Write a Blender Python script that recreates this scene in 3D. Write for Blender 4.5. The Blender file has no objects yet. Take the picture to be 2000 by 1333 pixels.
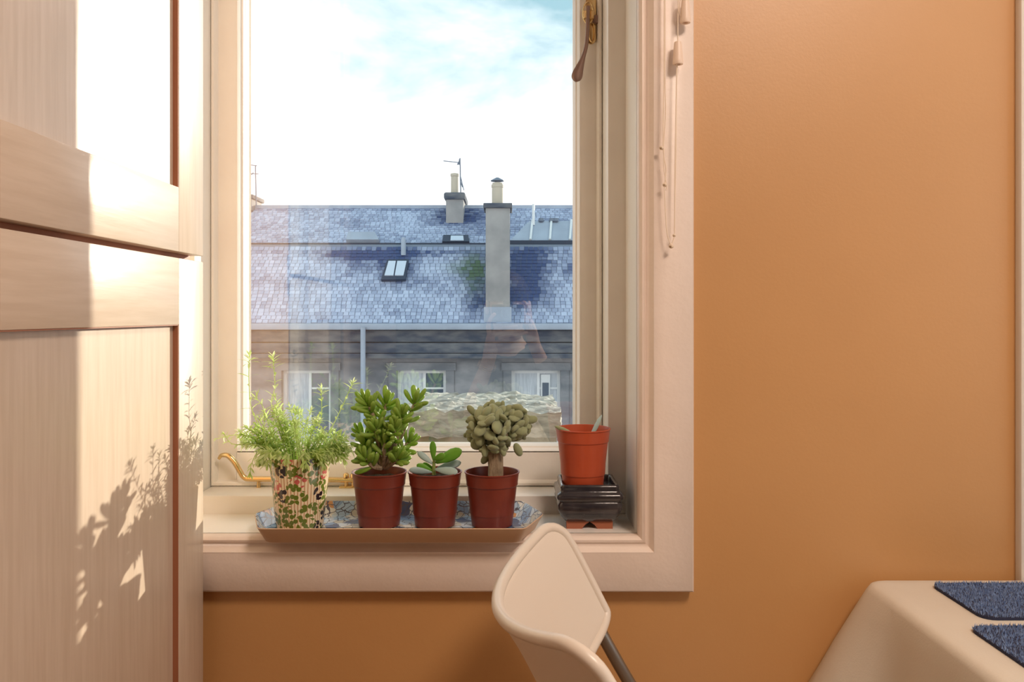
import bpy, bmesh, math, random
from mathutils import Vector, Matrix, Euler, noise as mnoise

# ------------------------------------------------------------------ camera, sky, sun, exposure
scn = bpy.context.scene
COL = scn.collection
FPX = 1600.0           # focal length in pixels of the 2000 px wide frame
VPX, VPY = 992.0, 613.0
EYE = 1.16

cam_data = bpy.data.cameras.new('camera')
cam_data.sensor_width = 36.0
cam_data.lens = 36.0 * FPX / 2000.0
cam_data.shift_x = (1000.0 - VPX) / 2000.0
cam_data.shift_y = -(666.5 - VPY) / 2000.0
cam_data.clip_start = 0.02
cam_data.clip_end = 500
cam = bpy.data.objects.new('camera', cam_data)
cam.location = (0, 0, EYE)
cam.rotation_euler = (math.pi / 2, 0, 0)
COL.objects.link(cam)
scn.camera = cam

scn.view_settings.view_transform = 'Standard'
scn.view_settings.look = 'None'
scn.view_settings.gamma = 1.0
scn.view_settings.use_curve_mapping = False
scn.view_settings.exposure = 0.72

# sky: pale blue with broken white cloud, whiter toward the horizon
world = bpy.data.worlds.new('sky')
scn.world = world
world.use_nodes = True
wn, wl = world.node_tree.nodes, world.node_tree.links
wn.clear()
w_out = wn.new('ShaderNodeOutputWorld')
w_bg = wn.new('ShaderNodeBackground')
w_tc = wn.new('ShaderNodeTexCoord')
w_map = wn.new('ShaderNodeMapping'); w_map.inputs['Scale'].default_value = (1.0, 1.0, 2.2)
w_map.inputs['Location'].default_value = (0.37, 0.2, 0.1)
w_noise = wn.new('ShaderNodeTexNoise'); w_noise.inputs['Scale'].default_value = 4.2
w_noise.inputs['Detail'].default_value = 7; w_noise.inputs['Roughness'].default_value = 0.58
w_noise.inputs['Distortion'].default_value = 0.25
w_sep = wn.new('ShaderNodeSeparateXYZ')
w_hz = wn.new('ShaderNodeMapRange')
w_hz.inputs['From Min'].default_value = 0.10; w_hz.inputs['From Max'].default_value = 0.31
w_hz.inputs['To Min'].default_value = 0.62; w_hz.inputs['To Max'].default_value = 0.0
w_add = wn.new('ShaderNodeMath'); w_add.operation = 'ADD'
w_ramp = wn.new('ShaderNodeMapRange')
w_ramp.inputs['From Min'].default_value = 0.42; w_ramp.inputs['From Max'].default_value = 0.72
w_mix = wn.new('ShaderNodeMixRGB')
w_mix.inputs['Color1'].default_value = (0.33, 0.56, 0.66, 1)
w_mix.inputs['Color2'].default_value = (1.20, 1.23, 1.26, 1)
wl.new(w_tc.outputs['Generated'], w_map.inputs['Vector'])
wl.new(w_map.outputs['Vector'], w_noise.inputs['Vector'])
wl.new(w_tc.outputs['Generated'], w_sep.inputs[0])
wl.new(w_sep.outputs['Z'], w_hz.inputs['Value'])
wl.new(w_noise.outputs[0], w_add.inputs[0])
wl.new(w_hz.outputs['Result'], w_add.inputs[1])
wl.new(w_add.outputs[0], w_ramp.inputs['Value'])
wl.new(w_ramp.outputs['Result'], w_mix.inputs['Fac'])
wl.new(w_mix.outputs[0], w_bg.inputs['Color'])
w_bg.inputs['Strength'].default_value = 1.0
wl.new(w_bg.outputs[0], w_out.inputs['Surface'])

# low winter sun, out of frame to the right beyond the window
SUN_ELEV = math.radians(12.0)
SUN_RATIO = 1.32                       # metres travelled in -Y per metre in -X
hd = Vector((-1, -SUN_RATIO, 0)).normalized()
sun_dir = Vector((hd.x * math.cos(SUN_ELEV), hd.y * math.cos(SUN_ELEV), -math.sin(SUN_ELEV)))
sun_data = bpy.data.lights.new('sun', 'SUN')
sun_data.energy = 4.6
sun_data.color = (1.0, 0.90, 0.74)
sun_data.angle = math.radians(0.53)
sun = bpy.data.objects.new('sun', sun_data)
sun.rotation_euler = sun_dir.to_track_quat('-Z', 'Y').to_euler()
sun.location = (8, 14, 6)
COL.objects.link(sun)

# sky portals: sampling guides in the two window openings
def portal(name, loc, rot, sx, sy):
    d = bpy.data.lights.new(name, 'AREA'); d.shape = 'RECTANGLE'; d.size = sx; d.size_y = sy
    d.cycles.is_portal = True
    o = bpy.data.objects.new(name, d); o.location = loc; o.rotation_euler = rot
    COL.objects.link(o)
portal('window_portal', (-0.18, 1.60, 1.48), (-math.pi / 2, 0, 0), 0.75, 1.35)
portal('side_window_portal', (1.82, 0.35, 1.60), (0, math.pi / 2, 0), 1.5, 1.5)

R = random.Random(7)

# ------------------------------------------------------------------ helpers
def W(px, py, Y):
    """point seen at photo pixel (px,py) at depth Y"""
    return Vector(((px - VPX) * Y / FPX, Y, EYE - (py - VPY) * Y / FPX))

def tag(o, label=None, cat=None, group=None, kind=None):
    if label: o['label'] = label
    if cat: o['category'] = cat
    if group: o['group'] = group
    if kind: o['kind'] = kind
    return o

def empty(name, loc):
    o = bpy.data.objects.new(name, None)
    o.location = loc
    o.empty_display_size = 0.05
    COL.objects.link(o)
    return o

def wpos(o):
    p = Vector(o.location)
    return p

def link(o, parent=None):
    COL.objects.link(o)
    if parent is not None:
        o.parent = parent
        root = parent
        while root.parent is not None: root = root.parent
        # parts keep world coordinates; every part sits at its root's frame
        off = Vector((0, 0, 0))
        q = parent
        chain = Matrix.Identity(4)
        lst = []
        while q is not None:
            lst.append(q); q = q.parent
        for q in reversed(lst):
            chain = chain @ q.matrix_parent_inverse @ q.matrix_basis
        o.matrix_parent_inverse = chain.inverted()
    return o

class MB:
    def __init__(s):
        s.v = []; s.f = []; s.m = []
    def add(s, verts, faces):
        b = len(s.v)
        s.v.extend([tuple(p) for p in verts])
        s.f.extend([tuple(i + b for i in f) for f in faces])
        return s
    def box(s, x0, x1, y0, y1, z0, z1):
        v = [(x, y, z) for z in (z0, z1) for y in (y0, y1) for x in (x0, x1)]
        return s.add(v, [(0, 2, 3, 1), (4, 5, 7, 6), (0, 1, 5, 4), (2, 6, 7, 3), (0, 4, 6, 2), (1, 3, 7, 5)])
    def tube(s, pts, rad, seg=8, caps=True, flat=None):
        pts = [Vector(p) for p in pts]
        n = len(pts)
        if not hasattr(rad, '__len__'): rad = [rad] * n
        t0 = (pts[1] - pts[0]).normalized()
        up = Vector((0, 0, 1)) if abs(t0.z) < 0.9 else Vector((1, 0, 0))
        nrm = (up - t0 * up.dot(t0)).normalized()
        verts = []
        for i in range(n):
            if i == 0: t = pts[1] - pts[0]
            elif i == n - 1: t = pts[-1] - pts[-2]
            else: t = (pts[i + 1] - pts[i - 1])
            t.normalize()
            nrm = (nrm - t * nrm.dot(t)).normalized()
            bn = t.cross(nrm)
            for k in range(seg):
                a = 2 * math.pi * k / seg
                fl = flat if flat else 1.0
                verts.append(pts[i] + (nrm * math.cos(a) * fl + bn * math.sin(a)) * rad[i])
        faces = []
        for i in range(n - 1):
            for k in range(seg):
                k2 = (k + 1) % seg
                faces.append((i * seg + k, i * seg + k2, (i + 1) * seg + k2, (i + 1) * seg + k))
        if caps:
            faces.append(tuple(reversed(range(seg))))
            faces.append(tuple((n - 1) * seg + k for k in range(seg)))
        return s.add(verts, faces)
    def lathe(s, prof, c, seg=32, cap0=True, cap1=True):
        verts = []
        for r, z in prof:
            for k in range(seg):
                a = 2 * math.pi * k / seg
                verts.append((c[0] + r * math.cos(a), c[1] + r * math.sin(a), c[2] + z))
        faces = []
        for i in range(len(prof) - 1):
            for k in range(seg):
                k2 = (k + 1) % seg
                faces.append((i * seg + k, i * seg + k2, (i + 1) * seg + k2, (i + 1) * seg + k))
        if cap0: faces.append(tuple(reversed(range(seg))))
        if cap1: faces.append(tuple((len(prof) - 1) * seg + k for k in range(seg)))
        return s.add(verts, faces)
    def mesh(s, name):
        me = bpy.data.meshes.new(name)
        me.from_pydata(s.v, [], s.f)
        me.update()
        return me
    def build(s, name, mat, parent=None, smooth=False, bevel=0.0, bseg=2, recalc=True, angle=None):
        me = s.mesh(name)
        if recalc or bevel:
            bm = bmesh.new(); bm.from_mesh(me)
            if bevel:
                bmesh.ops.bevel(bm, geom=list(bm.edges), offset=bevel, segments=bseg, profile=0.5, affect='EDGES', clamp_overlap=True)
            if recalc:
                bmesh.ops.recalc_face_normals(bm, faces=bm.faces)
            bm.to_mesh(me); bm.free()
        if smooth or bevel:
            me.polygons.foreach_set('use_smooth', [True] * len(me.polygons))
            if angle is None: angle = 40
            try:
                me.set_sharp_from_angle(angle=math.radians(angle))
            except Exception:
                pass
        if mat: me.materials.append(mat)
        o = bpy.data.objects.new(name, me)
        link(o, parent)
        return o

def box_obj(name, x0, x1, y0, y1, z0, z1, mat, parent=None, bevel=0.0):
    return MB().box(min(x0, x1), max(x0, x1), min(y0, y1), max(y0, y1), min(z0, z1), max(z0, z1)).build(name, mat, parent, bevel=bevel)

def smooth_path(pts, n=8):
    """Catmull-Rom through pts"""
    P = [Vector(p) for p in pts]
    P = [P[0] * 2 - P[1]] + P + [P[-1] * 2 - P[-2]]
    out = []
    for i in range(1, len(P) - 2):
        for k in range(n):
            t = k / n
            a, b, c, d = P[i - 1], P[i], P[i + 1], P[i + 2]
            out.append(0.5 * ((2 * b) + (c - a) * t + (2 * a - 5 * b + 4 * c - d) * t * t + (3 * b - a - 3 * c + d) * t ** 3))
    out.append(P[-2])
    return out

# ------------------------------------------------------------------ materials
def material(name, color, rough=0.5, metal=0.0, var=None, var_scale=8.0, stretch=(1, 1, 1), bump=0.0, bump_scale=60.0,
             spec=0.5, transl=0.0, coat=0.0, detail=4.0, sheen=0.0, vmin=0.35, vmax=0.65):
    m = bpy.data.materials.new(name)
    m.use_nodes = True
    n, l = m.node_tree.nodes, m.node_tree.links
    b = n['Principled BSDF']
    b.inputs['Base Color'].default_value = (*color, 1)
    b.inputs['Roughness'].default_value = rough
    b.inputs['Metallic'].default_value = metal
    b.inputs['Specular IOR Level'].default_value = spec
    b.inputs['Coat Weight'].default_value = coat
    b.inputs['Coat Roughness'].default_value = 0.15
    if sheen: b.inputs['Sheen Weight'].default_value = sheen
    tc = n.new('ShaderNodeTexCoord')
    if var:
        mp = n.new('ShaderNodeMapping'); mp.inputs['Scale'].default_value = stretch
        nz = n.new('ShaderNodeTexNoise'); nz.inputs['Scale'].default_value = var_scale; nz.inputs['Detail'].default_value = detail
        mr = n.new('ShaderNodeMapRange'); mr.inputs['From Min'].default_value = vmin; mr.inputs['From Max'].default_value = vmax
        mx = n.new('ShaderNodeMixRGB'); mx.inputs['Color1'].default_value = (*color, 1); mx.inputs['Color2'].default_value = (*var, 1)
        l.new(tc.outputs['Object'], mp.inputs['Vector']); l.new(mp.outputs[0], nz.inputs['Vector'])
        l.new(nz.outputs[0], mr.inputs['Value']); l.new(mr.outputs['Result'], mx.inputs['Fac'])
        l.new(mx.outputs[0], b.inputs['Base Color'])
        m['_col'] = 1
        colsock = mx.outputs[0]
    else:
        colsock = None
    if bump:
        bz = n.new('ShaderNodeTexNoise'); bz.inputs['Scale'].default_value = bump_scale; bz.inputs['Detail'].default_value = 3
        mp2 = n.new('ShaderNodeMapping'); mp2.inputs['Scale'].default_value = stretch
        bp = n.new('ShaderNodeBump'); bp.inputs['Strength'].default_value = bump; bp.inputs['Distance'].default_value = 0.004
        l.new(tc.outputs['Object'], mp2.inputs['Vector']); l.new(mp2.outputs[0], bz.inputs['Vector'])
        l.new(bz.outputs[0], bp.inputs['Height']); l.new(bp.outputs[0], b.inputs['Normal'])
    if transl:
        tr = n.new('ShaderNodeBsdfTranslucent'); tr.inputs['Color'].default_value = (*[min(1, c * 1.25) for c in color], 1)
        if colsock: l.new(colsock, tr.inputs['Color'])
        ms = n.new('ShaderNodeMixShader'); ms.inputs['Fac'].default_value = transl
        l.new(b.outputs[0], ms.inputs[1]); l.new(tr.outputs[0], ms.inputs[2])
        l.new(ms.outputs[0], n['Material Output'].inputs['Surface'])
    return m

def glass_material(name, base=0.05, tint=(0.97, 0.985, 0.98)):
    m = bpy.data.materials.new(name); m.use_nodes = True
    n, l = m.node_tree.nodes, m.node_tree.links
    n.clear()
    out = n.new('ShaderNodeOutputMaterial')
    lw = n.new('ShaderNodeLayerWeight'); lw.inputs['Blend'].default_value = 0.5
    pw = n.new('ShaderNodeMath'); pw.operation = 'POWER'; pw.inputs[1].default_value = 5.0
    ml = n.new('ShaderNodeMath'); ml.operation = 'MULTIPLY_ADD'; ml.inputs[1].default_value = 1 - base; ml.inputs[2].default_value = base
    tr = n.new('ShaderNodeBsdfTransparent'); tr.inputs['Color'].default_value = (*tint, 1)
    gl = n.new('ShaderNodeBsdfGlossy'); gl.inputs['Roughness'].default_value = 0.0
    mx = n.new('ShaderNodeMixShader')
    l.new(lw.outputs['Facing'], pw.inputs[0]); l.new(pw.outputs[0], ml.inputs[0]); l.new(ml.outputs[0], mx.inputs['Fac'])
    l.new(tr.outputs[0], mx.inputs[1]); l.new(gl.outputs[0], mx.inputs[2]); l.new(mx.outputs[0], out.inputs['Surface'])
    return m

M = {}
M['wall'] = material('orange_wall_paint', (0.60, 0.315, 0.115), rough=0.44, var=(0.57, 0.295, 0.105), var_scale=3, bump=0.04, bump_scale=220, spec=1.0)
M['dim_room_brown'] = material('dim_room_brown', (0.16, 0.11, 0.09), rough=0.8)  # dark colour stands in for the dimness of the room behind
M['peach'] = material('peach_plaster', (0.80, 0.60, 0.45), rough=0.8)
M['plaster'] = material('white_plaster', (0.80, 0.76, 0.70), rough=0.8, bump=0.05, bump_scale=150)
M['floor'] = material('oak_floor', (0.42, 0.25, 0.12), rough=0.45, var=(0.30, 0.17, 0.08), var_scale=6, stretch=(1, 8, 1))
M['gloss'] = material('white_gloss_paint', (0.91, 0.89, 0.84), rough=0.32, var=(0.88, 0.85, 0.80), var_scale=12, bump=0.05, bump_scale=90)
M['casing'] = material('casing_paint_warm_bounce', (0.84, 0.71, 0.62), rough=0.38, var=(0.81, 0.68, 0.585), var_scale=14, bump=0.10, bump_scale=110)  # white paint tinted pink for light bounced off the orange walls
M['glass'] = glass_material('window_glass', 0.135)
M['wood_v'] = material('pale_beech_upright', (0.66, 0.53, 0.42), rough=0.34, var=(0.60, 0.47, 0.36), var_scale=9, stretch=(14, 14, 1), bump=0.05, bump_scale=10, coat=0.25, detail=6)
M['wood_h'] = material('pale_beech_across', (0.66, 0.53, 0.42), rough=0.34, var=(0.60, 0.47, 0.36), var_scale=9, stretch=(14, 1, 14), bump=0.05, bump_scale=10, coat=0.25, detail=6)
M['wood_side'] = material('orange_beech_side', (0.80, 0.48, 0.25), rough=0.4, var=(0.72, 0.41, 0.20), var_scale=9, stretch=(14, 14, 1), detail=6)  # brighter and more orange than the doors to strengthen its reflection in the pane
M['wood_dark'] = material('dark_beech_and_recess_shade', (0.36, 0.13, 0.06), rough=0.5)
M['brass'] = material('brass', (0.76, 0.55, 0.27), rough=0.25, metal=1.0)
M['bronze'] = material('bronze_lever', (0.30, 0.20, 0.17), rough=0.42, metal=0.6)
M['cord'] = material('cream_cord', (0.86, 0.72, 0.58), rough=0.8)
M['tassel'] = material('cream_plastic', (0.86, 0.68, 0.55), rough=0.4)
M['terracotta'] = material('terracotta_plastic', (0.21, 0.034, 0.017), rough=0.36, var=(0.18, 0.029, 0.015), var_scale=30)
M['terracotta2'] = material('bright_terracotta_plastic', (0.50, 0.085, 0.03), rough=0.34, var=(0.46, 0.075, 0.028), var_scale=30)
M['soil'] = material('potting_soil', (0.055, 0.032, 0.02), rough=0.95, var=(0.12, 0.07, 0.045), var_scale=180, bump=0.8, bump_scale=300)
M['lav_leaf'] = material('lavender_leaf', (0.60, 0.74, 0.24), rough=0.5, transl=0.6, var=(0.74, 0.82, 0.48), var_scale=40)
M['suc_leaf'] = material('glossy_succulent_leaf', (0.29, 0.47, 0.065), rough=0.35, transl=0.45, var=(0.42, 0.58, 0.12), var_scale=60)
M['jade_leaf'] = material('bright_jade_leaf', (0.20, 0.46, 0.05), rough=0.3, transl=0.30)
M['jade_pale'] = material('pale_waxy_leaf', (0.42, 0.55, 0.52), rough=0.45, transl=0.10)
M['felt_leaf'] = material('olive_felt_leaf', (0.27, 0.33, 0.16), rough=0.8, transl=0.16, var=(0.42, 0.44, 0.25), var_scale=60, sheen=0.4)
M['trunk'] = material('woody_stem', (0.42, 0.33, 0.22), rough=0.85, var=(0.24, 0.17, 0.10), var_scale=60, stretch=(4, 4, 1), bump=0.5, bump_scale=150)
M['green_stem'] = material('green_stem', (0.34, 0.42, 0.12), rough=0.6, transl=0.2)
M['brown_stem'] = material('brown_stem', (0.20, 0.12, 0.06), rough=0.8)
M['glaze'] = material('black_glaze', (0.022, 0.020, 0.026), rough=0.16, var=(0.05, 0.045, 0.05), var_scale=25, bump=0.15, bump_scale=70, coat=0.4)
M['clay'] = material('bare_red_clay', (0.36, 0.12, 0.06), rough=0.8)
M['plastic_white'] = material('white_moulded_plastic', (0.76, 0.67, 0.57), rough=0.36, coat=0.1)
M['steel'] = material('dark_steel_tube', (0.32, 0.30, 0.28), rough=0.3, metal=0.9)
M['cloth'] = material('cream_tablecloth', (0.68, 0.63, 0.54), rough=0.5, var=(0.64, 0.58, 0.49), var_scale=5, bump=0.08, bump_scale=400)
M['table_wood'] = material('table_wood', (0.45, 0.28, 0.14), rough=0.5)
M['mat_blue'] = material('blue_chenille', (0.10, 0.18, 0.40), rough=0.95, var=(0.26, 0.38, 0.62), var_scale=160, sheen=0.5)
M['mat_edge'] = material('navy_edging', (0.02, 0.025, 0.06), rough=0.9)
M['lamp_white'] = material('lamp_housing', (0.85, 0.85, 0.85), rough=0.4)

# ------------------------------------------------------------------ the room shell
Y0 = 1.28              # room face of the window wall
WX0, WX1 = -0.571, 0.203     # window opening
WZ0, WZ1 = 0.814, 2.10
ROOM = (-1.10, 1.70, -5.00, Y0, 0.0, 2.62)   # x0 x1 y0 y1 z0 z1
YOUT = 1.85            # outer face of the stone wall
OX0, OX1 = -0.580, 0.245     # outer stone opening

def struct(o, label, cat):
    return tag(o, label, cat, kind='structure')

x0, x1, y0, y1, z0, z1 = ROOM
struct(MB().box(x0 - .1, x1 + .25, y0 - .1, Y0 + .05, -0.12, 0.0).build('floor', M['floor']), 'brown wooden floor of the kitchen', 'floor')
struct(MB().box(x0 - .1, x1 + .25, y0 - .1, Y0, z1, z1 + 0.12).build('ceiling', M['plaster']), 'plain white kitchen ceiling', 'ceiling')
# window wall, room side: orange plaster with the opening cut out
mb = MB()
ti = 0.20
OA, OB = WX0 - .013, WX1 + .013
mb.box(x0 - .1, OA, Y0, Y0 + ti, 0, z1)
mb.box(OB, x1 + .25, Y0, Y0 + ti, 0, z1)
mb.box(OA, OB, Y0, Y0 + ti, 0, WZ0 - 0.031)
mb.box(OA, OB, Y0, Y0 + ti, WZ1 + .013, z1)
struct(mb.build('wall_window', M['wall']), 'orange painted wall around the sunny window', 'wall')
struct(MB().box(x0 - .1, x0, y0 - .1, Y0, 0, z1).build('wall_left', M['peach']), 'plain peach wall behind the tall cabinet', 'wall')
struct(MB().box(x0, x1 + .25, y0 - .1, y0, 0, z1).build('wall_back', M['dim_room_brown']), 'wall facing the window, coloured dark brown for a dim room', 'wall')
# right wall with a second, wider window
SW = (-0.40, 1.10, 0.85, 2.35)     # y0 y1 z0 z1
mb = MB()
mb.box(x1, x1 + .25, y0, SW[0], 0, z1)
mb.box(x1, x1 + .25, SW[1], Y0, 0, z1)
mb.box(x1, x1 + .25, SW[0], SW[1], 0, SW[2])
mb.box(x1, x1 + .25, SW[0], SW[1], SW[3], z1)
struct(mb.build('wall_right', M['plaster']), 'pale wall with a second window beside the table', 'wall')
w2 = empty('window_2', (x1 + 0.12, 0.35, SW[2])); struct(w2, 'wide white window in the side wall', 'window')
fr = MB()
fy0, fy1, fz0, fz1 = SW
fx = x1 + 0.10
for a in ((fy0, fy0 + .05, fz0, fz1), (fy1 - .05, fy1, fz0, fz1), (fy0 + .05, fy1 - .05, fz0, fz0 + .05), (fy0 + .05, fy1 - .05, fz1 - .05, fz1),
          ((fy0 + fy1) / 2 - .02, (fy0 + fy1) / 2 + .02, fz0 + .05, fz1 - .05)):
    box_obj('frame_bar', fx, fx + .06, a[0], a[1], a[2], a[3], M['gloss'], w2, bevel=0.004)
box_obj('pane', fx + .028, fx + .032, fy0 + .05, (fy0 + fy1) / 2 - .02, fz0 + .05, fz1 - .05, M['glass'], w2)
box_obj('pane', fx + .028, fx + .032, (fy0 + fy1) / 2 + .02, fy1 - .05, fz0 + .05, fz1 - .05, M['glass'], w2)

# white door casing where the orange wall ends
tr = MB().box(0.792, 0.90, Y0 - 0.016, Y0 + 0.002, 0.0, 2.2)
struct(tr.build('trim_2', M['plaster'], bevel=0.004), 'white upright board ending the orange wall behind the table', 'trim')

# outer stone wall with a deep opening
M['stone'] = material('grey_sandstone', (0.42, 0.38, 0.33), rough=0.9, var=(0.28, 0.26, 0.24), var_scale=5, bump=0.5, bump_scale=30)
mb = MB()
ya, yb = Y0 + ti, YOUT
mb.box(-4, OX0, ya, yb, -9, 4.2)
mb.box(OX1, 2.2, ya, yb, -9, 4.2)
mb.box(OX0, OX1, ya, yb, -9, 0.80)
mb.box(OX0, OX1, ya, yb, 2.14, 4.2)
struct(mb.build('wall_outer', M['stone']), 'thick sandstone outer wall outside the window', 'wall')

struct(MB().box(2.45, 4.6, 1.85, 2.9, -9, 4.2).build('wall_sun_block', M['stone']), 'unseen stone block added to keep sun out of the side window', 'wall')  # unseen block added to stop sun entering by the side window

# ------------------------------------------------------------------ window_1: casing, lining, frame, sash, pane, ironmongery
# moulded picture-frame casing swept round the opening
def frame_sweep(prof, xa, xb, za, zb, closed_profile=False):
    """prof: list of (outward offset, Y). mitred at the four corners"""
    mb = MB()
    cs = [(xa, za, -1, -1), (xb, za, 1, -1), (xb, zb, 1, 1), (xa, zb, -1, 1)]
    n = len(prof)
    vs = []
    for cx, cz, sx, sz in cs:
        for o_, y_ in prof:
            vs.append((cx + sx * o_, y_, cz + sz * o_))
    fs = []
    for c in range(4):
        d = (c + 1) % 4
        rng = range(n) if closed_profile else range(n - 1)
        for i in rng:
            j = (i + 1) % n
            fs.append((c * n + i, d * n + i, d * n + j, c * n + j))
    return mb.add(vs, fs)

prof = [(0.0, Y0 + 0.012), (0.0, Y0 - 0.002), (0.0015, Y0 - 0.008), (0.005, Y0 - 0.0115), (0.0085, Y0 - 0.0105), (0.011, Y0 - 0.008),
        (0.0125, Y0 - 0.0085), (0.016, Y0 - 0.0145), (0.020, Y0 - 0.0185), (0.0215, Y0 - 0.0205), (0.023, Y0 - 0.0195), (0.025, Y0 - 0.020),
        (0.0805, Y0 - 0.020), (0.0835, Y0 - 0.017), (0.0835, Y0 + 0.001), (0.05, Y0 + 0.001)]
cas = frame_sweep(prof, WX0, WX1, WZ0, WZ1, True).build('trim_1', M['casing'], smooth=True, angle=50)
struct(cas, 'white moulded casing framing the sunny window', 'trim')

YF = 1.412     # front of fixed frame
YS = 1.500     # front of the sash
YG = 1.530     # glass
SX0, SX1 = -0.540, 0.172
SZ0, SZ1 = 0.846, 2.068
GX0, GX1 = -0.485, 0.121
GZ0, GZ1 = 0.919, 2.000

win = empty('window_1', (-0.18, YF, WZ0)); struct(win, 'white casement window over the plant sill, glass slightly dusty', 'window')
# window board and side lining
box_obj('sill', WX0, WX1, Y0 + 0.010, YF + 0.02, WZ0 - 0.03, WZ0, M['gloss'], win)
box_obj('lining_board', WX1, WX1 + 0.012, Y0 + 0.010, YF + 0.03, WZ0, WZ1, M['gloss'], win)
box_obj('lining_board', WX0 - 0.012, WX0, Y0 + 0.010, YF + 0.03, WZ0, WZ1, M['gloss'], win)
box_obj('lining_board', WX0, WX1, Y0 + 0.010, YF + 0.03, WZ1, WZ1 + 0.012, M['gloss'], win)
# fixed frame
box_obj('frame_bar', SX1, WX1 + 0.01, YF, YS + 0.06, WZ0, WZ1, M['gloss'], win, bevel=0.003)
box_obj('frame_bar', WX0 - 0.01, SX0, YF, YS + 0.06, WZ0, WZ1, M['gloss'], win, bevel=0.003)
box_obj('frame_bar', SX0, SX1, YF, YS + 0.06, WZ0 - 0.01, SZ0, M['gloss'], win, bevel=0.003)
box_obj('frame_bar', SX0, SX1, YF, YS + 0.06, SZ1, WZ1 + 0.01, M['gloss'], win, bevel=0.003)
# beaded stop between frame and sash
stop = frame_sweep([(0.0, YS + 0.0), (-0.0, YS - 0.012), (-0.003, YS - 0.016), (-0.0065, YS - 0.016), (-0.0085, YS - 0.012), (-0.0085, YS - 0.006), (-0.010, YS + 0.0)], SX0, SX1, SZ0, SZ1, True)
stop.build('stop_bead', M['gloss'], win, smooth=True, angle=50)
# sash: stiles and rails with a moulded glazing edge
def sash_member(name, xa, xb, za, zb):
    return box_obj(name, xa, xb, YS, YS + 0.045, za, zb, M['gloss'], win, bevel=0.0015)
sash_member('sash_stile', SX0 + .002, GX0 - 0.012, SZ0 + .002, SZ1 - .002)
sash_member('sash_stile', GX1 + 0.012, SX1 - .002, SZ0 + .002, SZ1 - .002)
sash_member('sash_rail', GX0 - 0.012, GX1 + 0.012, SZ0 + .002, GZ0 - 0.010)
sash_member('sash_rail', GX0 - 0.012, GX1 + 0.012, GZ1 + 0.010, SZ1 - .002)
gb = frame_sweep([(0.0, YG + 0.004), (0.0, YG - 0.008), (0.002, YG - 0.012), (0.0035, YG - 0.018), (0.006, YG - 0.0195), (0.0075, YG - 0.024),
                  (0.0105, YG - 0.030), (0.013, YG - 0.030), (0.013, YG + 0.004)], GX0, GX1, GZ0, GZ1, True)
gb.build('glazing_bead', M['gloss'], win, smooth=True, angle=35)
box_obj('pane', GX0 - 0.008, GX1 + 0.008, YG, YG + 0.004, GZ0 - 0.008, GZ1 + 0.008, M['glass'], win)

# brass casement stay along the bottom rail
YB = 1.478
path = smooth_path([W(427, 897, YB), W(433, 890, YB), W(446, 891, YB), W(458, 903, YB), W(468, 920, YB), W(477, 933, YB), W(492, 936, YB), W(560, 936.5, YB), W(640, 937.5, YB), W(692, 938, YB)], 6)
npts = len(path)
rads = [0.0026 + 0.0026 * min(1, i / 14) if i < 22 else 0.0050 for i in range(npts)]
stay = MB().tube(path, rads, 10).build('casement_stay', M['brass'], win, smooth=True)
tag(stay, 'curled brass casement stay')
for px in (676, 690):
    p = W(px, 932, YB)
    MB().lathe([(0.0035, SZ0 - p.z - 0.001), (0.0035, -0.004), (0.0055, -0.002), (0.0055, 0.004), (0.003, 0.007)], (p.x, YB, p.z), 12).build('stay_pin', M['brass'], stay, smooth=True)
mb = MB(); p = W(683, 950, YB)
mb.box(p.x - 0.018, p.x + 0.018, YB - 0.007, YB + 0.007, SZ0 - 0.0005, SZ0 + 0.003)
mb.build('stay_plate', M['brass'], stay, bevel=0.001)
p = W(505, 936, YB)
MB().lathe([(0.004, SZ0 - p.z - 0.001), (0.003, -0.003), (0.003, 0.0)], (p.x, YB, p.z), 10).build('stay_pin', M['brass'], stay, smooth=True)

# brass fastener with a bronze teardrop lever on the right stile
YH = 1.492
fas = MB()
c = W(1150, 24, YH)
def rounded_plate(mb, cx, cz, hw, hh, ya, yb, n=10):
    pts = []
    for s, a0 in ((1, 0), (-1, math.pi)):
        for k in range(n + 1):
            a = a0 + math.pi * k / n
            pts.append((cx + hw * math.cos(a), cz + s * (hh - hw) + hw * math.sin(a)))
    N = len(pts)
    v = [(x, ya, z) for x, z in pts] + [(x, yb, z) for x, z in pts]
    f = [tuple(range(N)), tuple(reversed(range(N, 2 * N)))] + [(i, i + N, (i + 1) % N + N, (i + 1) % N) for i in range(N)]
    mb.add(v, f)
c2 = W(1154, 40, YS)
rounded_plate(fas, c2.x, c2.z, 0.0095, 0.044, YS - 0.004, YS + 0.001)
fastener = fas.build('casement_fastener', M['brass'], win, bevel=0.0008)
tag(fastener, 'brass casement fastener with a bronze teardrop lever')
# raised rim ring around the plate head
ring = [W(1149 + 10.5 * math.cos(a), 25 + 21 * math.sin(a), YH - 0.006) for a in [2 * math.pi * k / 24 for k in range(25)]]
MB().tube(ring, 0.0016, 6, caps=False).build('head_ring', M['brass'], fastener, smooth=True)
ring = [W(1156.5 + 5.5 * math.cos(a), 63 + 19 * math.sin(a), YH) for a in [2 * math.pi * k / 24 for k in range(25)]]
MB().tube(ring, 0.0013, 6, caps=False).build('tail_ring', M['brass'], fastener, smooth=True)
a, b = W(1139, 32, YH), W(1159, 32, YH)
hub = MB()
for k in range(3):
    q = a.lerp(b, (k + 0.5) / 3)
    hub.lathe([(0.0022, -0.0075), (0.0034, -0.0065), (0.0034, 0.0065), (0.0022, 0.0075)], (q.x, YH - 0.008, q.z), 12)
hub.build('hinge_barrel', M['brass'], fastener, smooth=True)
q = W(1160, 38, YH)
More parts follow.
